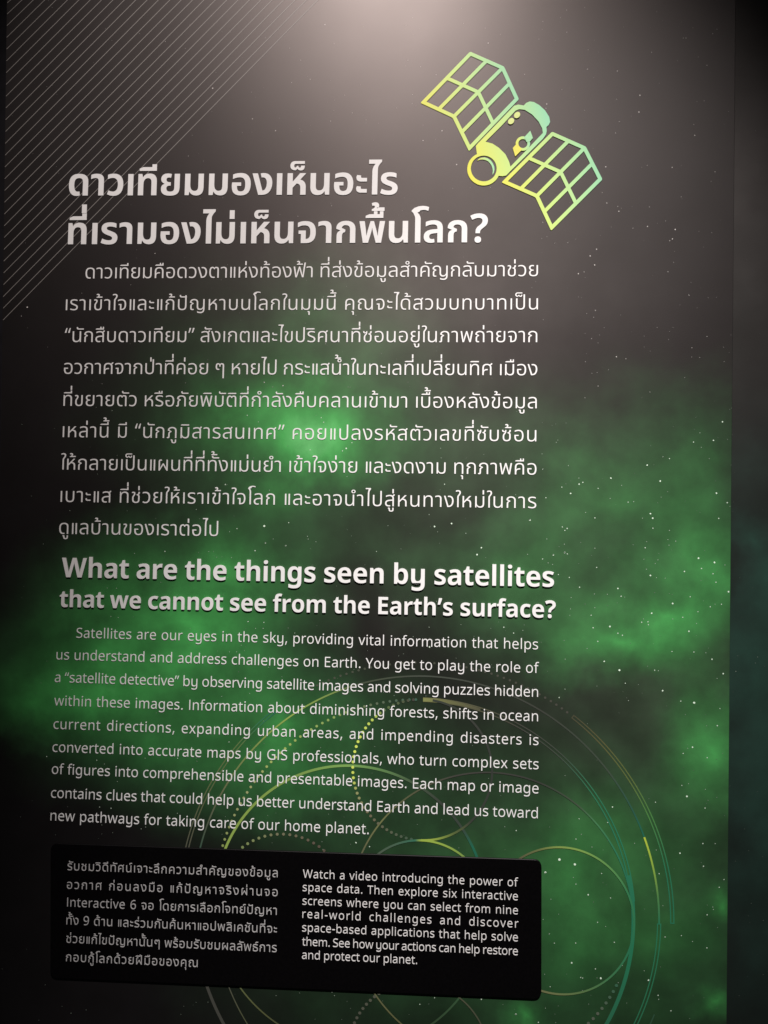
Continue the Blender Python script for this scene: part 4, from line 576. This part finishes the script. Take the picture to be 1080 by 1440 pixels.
BOLD = {
' ': (260, []),
'?': (463, [[140,226,140,261,147,321,173,370,195,394,225,418,256,443,278,464,303,500,310,539,304,569,286,592,257,606,218,611,176,608,136,598,55,564,6,665,55,689,108,708,165,720,227,724,290,719,343,703,385,676,416,641,435,598,441,548,438,509,428,474,412,444,390,416,361,388,326,360,299,338,278,319,255,286,249,247,249,226], [118,67,124,105,141,130,167,143,199,148,230,143,256,130,274,105,280,67,274,31,256,6,230,-8,199,-13,167,-8,141,6,124,31]]),
'E': (545, [[492,0,86,0,86,714,492,714,492,598,226,598,226,429,474,429,474,313,226,313,226,117,492,117]]),
'W': (971, [[958,714,777,0,619,0,517,389,508,425,498,470,490,513,484,547,479,514,471,470,461,425,452,387,352,0,193,0,13,714,152,714,245,318,254,276,264,228,273,180,279,138,288,192,299,253,312,311,324,361,417,714,551,714,646,360,659,309,672,250,683,190,691,138,700,195,713,260,726,318,819,714]]),
'a': (584, [[308,554,369,549,420,533,460,506,489,469,506,422,512,364,512,0,415,0,388,74,384,74,338,27,312,10,282,-1,248,-8,206,-10,161,-5,121,9,87,32,62,65,46,107,40,159,47,211,68,253,102,287,149,311,210,327,285,334,375,337,375,358,369,402,352,431,324,446,287,452,212,440,137,411,97,506,141,526,192,541,247,551], [315,252,270,248,235,240,211,227,189,200,181,164,186,132,202,110,226,97,256,92,303,100,341,122,367,159,375,209,375,255]]),
'b': (621, [[212,580,211,522,207,473,213,473,238,505,272,531,314,548,367,554,424,546,474,522,516,483,547,428,566,358,573,273,566,188,546,117,515,62,473,22,423,-2,364,-10,311,-5,270,11,238,35,213,61,203,61,180,0,75,0,75,760,212,760], [325,443,288,439,259,426,238,404,223,374,215,334,212,284,212,269,219,197,237,144,258,121,288,107,327,102,359,107,385,122,405,146,425,200,432,274,429,326,420,368,406,401,385,424,358,438]]),
'c': (502, [[305,-10,233,-3,170,20,119,57,80,111,56,182,48,269,52,331,63,385,83,431,124,486,177,524,242,547,315,554,401,545,474,519,433,413,374,433,314,442,277,437,245,423,221,399,203,366,192,323,189,270,192,219,203,177,221,145,245,121,276,108,312,103,391,114,460,143,460,29,392,0,352,-7]]),
'e': (582, [[299,554,368,547,426,525,473,490,508,441,530,380,537,307,537,238,188,238,199,178,227,133,255,112,290,99,332,95,380,97,423,105,507,134,507,28,424,-1,376,-8,318,-10,243,-2,178,21,123,59,82,113,57,183,48,269,56,355,79,426,117,482,167,522,229,546], [302,454,259,446,225,423,202,385,191,333,406,333,403,366,394,395,380,420,360,438,334,450]]),
'f': (373, [[362,440,238,440,238,0,100,0,100,440,18,440,18,507,102,545,102,565,107,629,122,680,146,718,181,744,226,760,281,765,348,759,406,743,375,647,341,656,302,660,273,654,254,638,242,610,238,570,238,544,362,544]]),
'g': (621, [[256,554,306,549,348,533,384,508,413,475,417,475,430,544,546,544,546,-3,539,-75,518,-133,482,-180,430,-213,364,-233,281,-240,223,-238,171,-232,81,-207,81,-88,171,-119,222,-127,278,-130,334,-122,375,-99,400,-62,409,-13,409,2,410,36,413,71,408,71,381,37,347,12,305,-5,254,-10,196,-2,145,22,104,63,73,119,54,188,48,271,54,354,73,424,104,480,146,521,197,546], [297,444,265,439,238,424,216,399,201,365,192,322,189,269,192,217,201,174,217,141,238,118,266,104,299,99,328,102,353,108,373,120,389,136,401,157,410,183,415,214,416,251,416,273,413,326,405,369,389,402,366,426,336,440]]),
'h': (635, [[212,593,210,523,206,473,213,473,232,499,254,519,308,545,370,554,426,549,473,533,511,507,539,469,557,418,563,355,563,0,425,0,425,323,420,376,403,413,375,436,334,443,293,438,262,422,239,396,224,360,215,315,212,261,212,0,75,0,75,760,212,760]]),
'i': (288, [[213,544,213,0,75,0,75,544], [145,756,173,753,198,741,215,720,220,686,215,653,198,632,173,620,145,616,115,620,91,632,75,653,69,686,75,720,91,741,115,753]]),
'l': (287, [[212,0,75,0,75,760,212,760]]),
'm': (954, [[697,554,753,549,799,533,835,507,861,469,877,418,882,355,882,0,744,0,744,323,739,378,723,415,696,436,658,443,621,438,593,424,572,400,553,348,547,277,547,0,409,0,409,323,407,361,400,391,388,414,372,430,351,440,324,443,286,438,257,422,236,396,223,360,215,315,212,260,212,0,75,0,75,544,181,544,201,474,206,474,245,518,299,545,366,554,421,549,466,533,501,507,527,471,533,471,563,507,602,533,648,549]]),
'n': (635, [[372,554,428,549,475,533,513,507,541,469,558,418,563,355,563,0,426,0,426,323,420,376,404,413,375,436,334,443,292,438,260,422,238,396,224,361,215,315,212,261,212,0,75,0,75,544,181,544,200,472,206,472,249,517,305,545]]),
'o': (613, [[565,273,560,210,547,153,525,105,495,64,458,32,414,9,362,-5,305,-10,251,-5,201,9,158,32,120,64,90,105,67,153,53,210,48,273,56,357,79,426,117,481,168,522,232,546,308,554,379,546,441,522,493,482,532,426,556,357], [189,273,192,222,201,178,216,143,239,118,269,102,307,97,344,102,374,118,396,143,412,178,421,222,424,273,421,325,412,368,396,402,373,427,344,442,306,447,269,442,239,427,217,402,196,347]]),
'r': (435, [[362,554,394,553,422,548,408,418,382,423,348,425,299,417,256,391,238,371,224,346,215,315,213,279,213,0,75,0,75,544,180,544,200,452,207,452,246,503,299,541,330,551]]),
's': (490, [[448,159,442,110,424,69,393,35,350,10,295,-5,228,-10,175,-8,128,-2,46,22,46,139,137,107,183,98,224,95,266,98,295,109,312,126,317,149,307,177,293,190,270,203,238,218,195,236,150,256,113,277,84,300,63,328,50,361,46,402,52,448,71,485,104,515,146,537,198,550,257,554,307,552,353,544,441,513,401,417,325,444,288,452,255,454,222,451,197,442,182,428,177,410,188,382,202,370,225,358,257,344,299,326,344,307,381,286,410,262,431,234,444,201]]),
't': (404, [[296,101,339,105,378,116,378,13,326,-3,257,-10,212,-6,172,6,139,27,113,60,96,107,91,168,91,440,20,440,20,500,100,546,141,661,229,661,229,544,372,544,372,440,229,440,229,176,234,143,247,119,269,105]]),
'u': (635, [[560,544,560,0,453,0,435,70,428,70,409,45,385,24,327,-2,262,-10,208,-5,161,11,123,38,94,76,77,126,71,189,71,544,210,544,210,221,215,169,231,132,259,109,300,101,342,107,374,122,397,148,412,184,420,229,422,283,422,544]]),
'w': (837, [[451,274,438,329,426,385,419,426,416,426,408,384,397,328,382,270,307,0,158,0,11,545,149,545,208,297,220,240,231,179,237,126,241,126,247,164,255,208,264,252,272,284,344,545,496,545,564,283,576,233,588,177,596,126,599,126,606,178,616,239,629,296,690,545,826,545,677,0,525,0]]),
'y': (629, [[560,544,560,-3,553,-75,532,-133,495,-180,444,-213,378,-233,295,-240,237,-238,185,-232,94,-207,94,-88,185,-119,236,-127,292,-130,348,-122,389,-99,414,-62,423,-13,423,2,424,36,427,71,435,70,428,70,409,45,385,24,327,-2,262,-10,208,-5,161,11,123,38,94,76,77,126,71,189,71,544,210,544,210,221,215,169,231,132,259,109,300,101,342,107,374,122,397,148,412,184,420,229,422,283,422,544]]),
'ก': (608, [[67,0,67,173,73,228,92,268,122,296,161,314,162,318,57,358,57,385,64,431,85,472,119,508,167,536,227,554,298,560,365,555,423,538,471,510,507,470,529,418,537,355,537,0,402,0,402,346,395,393,373,425,339,445,295,451,253,446,222,430,203,407,195,379,286,335,276,274,245,267,221,248,206,219,201,180,201,0]]),
'ง': (554, [[162,0,4,548,140,548,264,110,271,110,304,120,331,145,349,178,363,216,373,298,366,361,346,408,313,437,270,446,252,445,237,441,211,545,253,554,286,555,334,552,376,541,411,524,441,499,471,461,493,414,505,360,510,300,503,224,485,159,458,105,425,63,392,37,352,17,300,4,233,0]]),
'จ': (544, [[120,0,120,233,60,233,60,320,242,320,242,104,250,104,282,109,309,122,331,146,346,179,355,222,358,275,354,334,341,379,320,412,291,435,252,448,205,452,157,449,114,438,39,403,39,518,75,534,119,548,171,557,230,560,315,552,382,529,433,489,468,434,488,363,495,277,489,195,470,126,436,72,387,32,345,14,295,4,236,0]]),
'ด': (619, [[262,-10,213,-6,171,6,137,26,97,69,70,125,55,192,50,268,55,347,69,411,91,462,122,501,160,529,204,547,254,557,309,560,387,554,448,536,493,506,524,466,542,416,548,359,548,0,413,0,413,348,407,392,389,425,358,445,310,451,275,448,245,436,220,415,202,382,190,334,186,269,189,222,196,181,208,147,227,121,253,104,286,99,309,101,328,105,341,3,304,-7]]),
'ท': (625, [[77,0,77,548,175,548,194,462,201,462,224,500,260,531,307,551,367,558,423,552,470,536,506,508,533,469,549,419,554,356,554,0,419,0,419,332,413,381,396,415,367,435,327,441,293,436,264,421,242,397,225,365,215,324,212,275,212,0]]),
'น': (628, [[255,-10,200,-4,155,13,119,41,93,81,77,133,71,195,71,548,206,548,206,216,212,167,229,133,258,113,297,107,331,111,360,125,383,148,400,181,410,222,413,273,413,548,548,548,548,0,444,0,431,83,423,83,400,47,365,17,317,-3]]),
'พ': (707, [[127,0,33,548,165,548,194,345,198,315,202,277,206,231,211,177,214,177,230,247,243,304,255,348,311,548,396,548,452,348,464,304,478,247,493,177,497,177,501,231,505,277,509,315,513,345,543,548,675,548,581,0,449,0,382,241,367,308,356,375,352,375,345,330,336,287,324,241,256,0]]),
'ม': (628, [[376,-10,314,-3,265,17,228,47,204,86,197,86,183,0,80,0,80,548,215,548,215,273,218,222,228,181,245,149,268,125,297,111,331,107,370,113,399,133,416,167,422,216,422,548,557,548,557,189,551,129,536,80,511,41,475,13,430,-4]]),
'ย': (605, [[295,-12,217,-7,156,9,112,35,81,69,63,111,58,159,61,200,71,231,86,255,105,272,147,291,147,297,105,318,86,335,70,356,60,384,57,417,61,453,74,486,96,514,128,537,172,552,228,557,285,552,309,547,328,540,307,447,284,452,255,455,227,451,207,439,195,421,191,398,195,375,205,357,240,338,285,332,305,332,305,246,285,246,245,242,217,229,200,208,194,175,203,135,215,118,234,104,261,95,297,92,332,95,358,104,377,118,390,136,399,183,399,548,534,548,534,188,527,125,508,75,476,36,430,9,370,-7]]),
'ร': (503, [[249,-12,191,-9,134,0,81,15,35,35,73,143,120,121,179,103,245,95,282,99,309,109,327,126,332,150,329,167,319,181,303,194,281,206,219,229,169,249,127,270,93,295,68,324,52,360,47,404,54,452,74,490,106,521,149,543,203,556,267,560,317,558,363,551,402,541,431,528,431,421,388,437,331,450,271,455,232,452,204,442,188,427,182,407,186,391,196,378,213,366,238,355,269,344,307,330,353,311,393,291,425,266,448,237,462,201,467,158,462,115,447,75,420,39,379,12,323,-6]]),
'ล': (583, [[379,0,379,358,373,403,353,433,319,450,271,455,221,452,172,440,128,424,88,404,88,518,123,532,168,546,223,557,286,560,334,558,378,550,416,535,449,515,475,487,495,451,507,407,511,355,511,0], [217,-10,165,-5,121,8,86,31,61,62,46,100,41,146,47,196,66,239,98,274,143,302,204,321,279,331,401,340,401,240,294,230,237,221,201,205,181,181,175,151,180,121,196,100,220,88,251,84,276,87,299,92,312,5,268,-6]]),
'ว': (501, [[207,-12,117,-2,36,30,73,129,124,107,185,97,221,102,252,117,278,142,297,177,308,222,312,277,308,329,296,372,277,407,250,431,215,446,171,451,105,442,48,419,48,531,115,553,194,560,275,552,340,526,389,484,423,428,443,359,449,277,442,191,421,119,387,62,339,21,279,-4]]),
'ห': (604, [[80,0,80,548,213,548,213,335,217,335,395,548,545,548,545,543,213,176,213,0], [409,0,409,184,402,231,378,264,340,283,285,290,365,385,419,379,464,361,499,333,524,296,539,252,544,202,544,0]]),
'อ': (579, [[280,-12,209,-6,151,14,107,46,75,92,56,151,50,223,51,271,56,320,285,320,285,231,182,231,182,216,185,175,193,142,206,118,225,102,249,93,279,89,312,93,340,105,362,126,378,158,388,204,391,265,388,322,378,369,359,405,332,431,294,446,245,451,184,445,125,429,75,406,75,521,128,541,195,555,269,560,327,556,377,545,419,525,469,482,503,424,523,354,530,271,523,187,504,117,472,61,424,21,361,-4]]),
'ะ': (348, [[159,328,119,331,89,342,66,358,51,378,39,425,44,460,58,494,158,481,155,466,153,449,161,428,171,422,188,420,305,420,305,328], [159,48,119,51,89,62,66,78,51,98,39,145,44,180,58,214,158,201,155,186,153,169,161,148,171,142,188,140,305,140,305,48]]),
'า': (422, [[216,0,216,368,211,406,196,432,170,447,132,452,71,443,19,420,19,530,44,540,78,550,121,558,169,560,220,556,264,545,300,524,328,492,345,449,351,392,351,0]]),
'ี': (0, [[-522,627,-522,684,-429,723,-80,723,-80,627], [-196,682,-196,795,-80,795,-80,682]]),
'ื': (0, [[-522,627,-522,684,-428,723,-79,723,-79,627], [-317,682,-317,795,-228,795,-228,682], [-167,682,-167,795,-79,795,-79,682]]),
'เ': (287, [[86,548,221,548,221,0,86,0]]),
'โ': (284, [[101,590,97,640,78,690,51,745,8,788,8,806,73,872,181,913,290,925,371,915,442,893,423,796,356,820,291,823,221,810,202,775,155,762,166,745,205,698,227,650,236,600,236,0,101,0]]),
'ไ': (286, [[101,590,109,650,128,705,175,775,16,775,16,880,337,880,334,826,290,775,256,722,240,680,236,600,236,0,101,0]]),
'็': (0, [[-196,616,-223,619,-246,628,-265,642,-279,661,-328,619,-382,627,-425,649,-452,686,-461,736,-457,773,-445,803,-425,826,-401,842,-373,851,-342,854,-99,854,-99,784,-320,784,-338,781,-353,772,-363,756,-366,733,-357,702,-346,693,-331,690,-283,735,-264,735,-250,701,-238,691,-222,687,-208,690,-198,697,-190,724,-190,738,-98,738,-98,720,-105,674,-125,642,-156,623]]),
'่': (0, [[-210,627,-210,850,-85,850,-85,627]]),
'้': (0, [[-371,626,-371,674,-338,686,-308,705,-298,718,-295,735,-303,757,-323,765,-340,761,-356,755,-375,819,-354,833,-328,841,-281,847,-243,842,-214,826,-195,800,-189,765,-192,743,-201,722,-216,705,-236,691,-241,716,-54,716,-54,626]]),
'’': (213, [[194,714,201,703,178,621,148,530,116,449,16,449,30,514,44,584,56,652,64,714]]),
}
def decode(T):
    """glyph outlines are flat lists x, y, x, y ... in thousandths of the letter size"""
    return {ch: (adv, [list(zip(c[::2], c[1::2])) for c in cs]) for ch, (adv, cs) in T.items()}
UP='ัิีึื็';TONE='่้๊๋์';LOW='ุู'
def shape(s,A):
    """-> list of (char,x,y) in font units with natural advance, list gap slots"""
    out=[];x=0;base='';up='';n=0;ns=0
    for c in s:
        if c in UP or c in TONE or c in LOW:
            dx=-115 if (base in 'ปฝฟ' and c not in LOW) else 0
            dy=0
            if c in TONE and up: dy=178 if up in 'ีืึ' else 160
            if c in UP: up=c
            out.append([c,x,dx,dy,n,ns])
        elif c=='ำ':
            out.append(['ำ',x,0,0,n,ns])
            for q in out[-2::-1]:
                if q[0] in TONE and q[4]==n: q[3]=165;q[2]=-30
                elif q[0] not in TONE: break
            # note letter gap is added before the aa part by caller
            x+=A[c][0];n+=1;base='';up=''
            out[-1][4]=n; 
        else:
            if out or True:
                out.append([c,x,0,0,n,ns]) if False else None
            if c==' ':
                ns+=1;x+=A[c][0];base='';up='';n+=1
                continue
            n_here=n+1
            out.append([c,x,0,0,n_here,ns]);n=n_here
            x+=A[c][0];base=c;up=''
    return out,x
def place(s,A,size,width,k=3.0):
    """positions so that the ink runs from 0 to width (same unit as size)"""
    G,_=shape(s,A);f=size/1000.
    # marks share their base's letter index
    first=G[0];xs0=min(p[0] for c in A[first[0]][1] for p in c)
    last=max(G,key=lambda g:(g[1] if A[g[0]][0]>0 else -1));xs1=last[1]+max(p[0] for c in A[last[0]][1] for p in c)
    ink=(xs1-xs0)*f
    nl=last[4]-first[4];ns=last[5]
    if width<ink: k=1.0
    e=(width-ink)/(nl+k*ns)
    R=[(c,(x-xs0+dx)*f+e*(n-first[4]+k*w),dy*f) for c,x,dx,dy,n,w in G]
    return R,e/f

def area(p): return sum(p[i][0]*p[(i+1) % len(p)][1]-p[(i+1) % len(p)][0]*p[i][1] for i in range(len(p)))/2
def inside(pt, poly):
    x, y = pt; r = False; n = len(poly)
    for i in range(n):
        (x1, y1), (x2, y2) = poly[i], poly[(i+1) % n]
        if (y1 > y) != (y2 > y) and x < (x2-x1)*(y-y1)/(y2-y1)+x1: r = not r
    return r
def glyph_fill(cs):
    """outer contours run clockwise in the outlines, holes the other way"""
    outer = [c for c in cs if area(c) < 0]; holes = [c for c in cs if area(c) > 0]; res = []
    for o in outer:
        hs = [h for h in holes if inside(h[0], o)]
        res.append(fill([o[::-1]]+[h[::-1] for h in hs]))
    return res
FONTS = {}
for key, T in (('R', REG), ('B', BOLD)):
    A = decode(T); FONTS[key] = (A, {ch: glyph_fill(cs) for ch, (a, cs) in A.items()})
LINES = [
('ดาวเทียมมองเห็นอะไร', 'B', 58, -528.3, 497.2, -44.2, 493.2),
('ที่เรามองไม่เห็นจากพื้นโลก?', 'B', 57.5, -526.9, 424.5, 84.7, 422.7),
('ดาวเทียมคือดวงตาแห่งท้องฟ้า ที่ส่งข้อมูลสำคัญกลับมาช่วย', 'R', 28.8, -498.9, 373.6, 155.7, 373.7),
('เราเข้าใจและแก้ปัญหาบนโลกในมุมนี้ คุณจะได้สวมบทบาทเป็น', 'R', 28.8, -526.9, 326.8, 156.0, 326.2),
('“นักสืบดาวเทียม” สังเกตและไขปริศนาที่ซ่อนอยู่ในภาพถ่ายจาก', 'R', 28.8, -527.1, 279.8, 155.4, 279.6),
('อวกาศจากป่าที่ค่อย ๆ หายไป กระแสน้ำในทะเลที่เปลี่ยนทิศ เมือง', 'R', 28.8, -526.6, 233.1, 155.8, 232.7),
('ที่ขยายตัว หรือภัยพิบัติที่กำลังคืบคลานเข้ามา เบื้องหลังข้อมูล', 'R', 28.8, -525.7, 186.1, 155.4, 186.1),
('เหล่านี้ มี “นักภูมิสารสนเทศ” คอยแปลงรหัสตัวเลขที่ซับซ้อน', 'R', 28.8, -525.3, 140.4, 155.1, 139.6),
('ให้กลายเป็นแผนที่ที่ทั้งแม่นยำ เข้าใจง่าย และงดงาม ทุกภาพคือ', 'R', 28.8, -526.1, 93.2, 155.7, 93.0),
('เบาะแส ที่ช่วยให้เราเข้าใจโลก และอาจนำไปสู่หนทางใหม่ในการ', 'R', 28.8, -525.3, 46.3, 155.8, 46.1),
('ดูแลบ้านของเราต่อไป', 'R', 28.8, -525.8, 0.0, -292.9, 0.5),
('What are the things seen by satellites', 'B', 39.0, -519.7, -62.1, 180.8, -62.5),
('that we cannot see from the Earth’s surface?', 'B', 33.2, -521.2, -104.8, 183.3, -105.3),
('Satellites are our eyes in the sky, providing vital information that helps', 'R', 19.6, -495.3, -148.4, 159.7, -149.1),
('us understand and address challenges on Earth. You get to play the role of', 'R', 19.6, -523.7, -180.0, 161.3, -181.5),
('a “satellite detective” by observing satellite images and solving puzzles hidden', 'R', 19.6, -525.1, -212.2, 160.2, -214.2),
('within these images. Information about diminishing forests, shifts in ocean', 'R', 19.6, -524.7, -245.4, 160.4, -247.5),
('current directions, expanding urban areas, and impending disasters is', 'R', 19.6, -524.7, -278.5, 161.3, -279.9),
('converted into accurate maps by GIS professionals, who turn complex sets', 'R', 19.6, -525.1, -311.0, 161.6, -312.7),
('of figures into comprehensible and presentable images. Each map or image', 'R', 19.6, -525.0, -342.0, 161.8, -345.4),
('contains clues that could help us better understand Earth and lead us toward', 'R', 19.6, -525.0, -375.5, 161.0, -379.0),
('new pathways for taking care of our home planet.', 'R', 19.6, -524.7, -407.4, -70.7, -409.3),
('รับชมวิดีทัศน์เจาะลึกความสำคัญของข้อมูล', 'R', 17.0, -496.5, -474.8, -196.4, -472.1),
('อวกาศ ก่อนลงมือ แก้ปัญหาจริงผ่านจอ', 'R', 17.0, -496.4, -500.5, -195.8, -498.0),
('Interactive 6 จอ โดยการเลือกโจทย์ปัญหา', 'R', 17.0, -495.3, -525.1, -196.6, -523.4),
('ทั้ง 9 ด้าน และร่วมกันค้นหาแอปพลิเคชันที่จะ', 'R', 17.0, -495.5, -549.8, -195.8, -548.2),
('ช่วยแก้ไขปัญหานั้นๆ พร้อมรับชมผลลัพธ์การ', 'R', 17.0, -494.9, -575.0, -195.5, -574.0),
('กอบกู้โลกด้วยฝีมือของคุณ', 'R', 17.0, -494.5, -600.6, -306.2, -599.5),
('Watch a video introducing the power of', 'R', 15.5, -161.0, -471.3, 134.9, -470.7),
('space data. Then explore six interactive', 'R', 15.5, -161.0, -489.5, 134.7, -489.2),
('screens where you can select from nine', 'R', 15.5, -160.9, -507.9, 134.9, -508.0),
('real-world challenges and discover', 'R', 15.5, -160.6, -525.8, 135.7, -525.7),
('space-based applications that help solve', 'R', 15.5, -160.6, -544.2, 135.2, -544.0),
('them. See how your actions can help restore', 'R', 15.5, -160.2, -563.2, 135.3, -562.4),
('and protect our planet.', 'R', 15.5, -160.1, -581.2, -1.3, -580.7),
]
for i, (text, style, size, x0, z0, x1, z1) in enumerate(LINES):
    A, G = FONTS[style]
    width = math.hypot(x1-x0, z1-z0); ang = math.atan2(z1-z0, x1-x0); ca, sa = math.cos(ang), math.sin(ang)
    pos, _ = place(text, A, size, width, 1.0 if style == 'R' and '\u0e00' <= text[1] <= '\u0e7f' else 3.0)
    s = Solid(); f = size/1000
    caption = i >= 22
    base = -.0022 if caption else 0
    th = {0: .0007, 1: .0007, 11: .0016, 12: .0016}.get(i, .0005 if not caption else .0004)
    for k, (ch, px, py) in enumerate(pos):
        for e, fl in enumerate(G[ch]):
            # strokes that touch: a hair of difference in depth keeps faces apart
            s.shape(fl, base, base-th-.00002*(k % 3)-.000007*e, lambda gx, gy: ((x0+ca*(px+gx*f)-sa*(py+gy*f))*MM, (z0+sa*(px+gx*f)+ca*(py+gy*f))*MM))
    nm = 'heading_line' if i in (0, 1, 11, 12) else ('caption_line' if caption else 'text_line')
    s.build(nm, (mat_caption_thai if i < 28 else mat_caption) if caption else mat_white, box if caption else root)
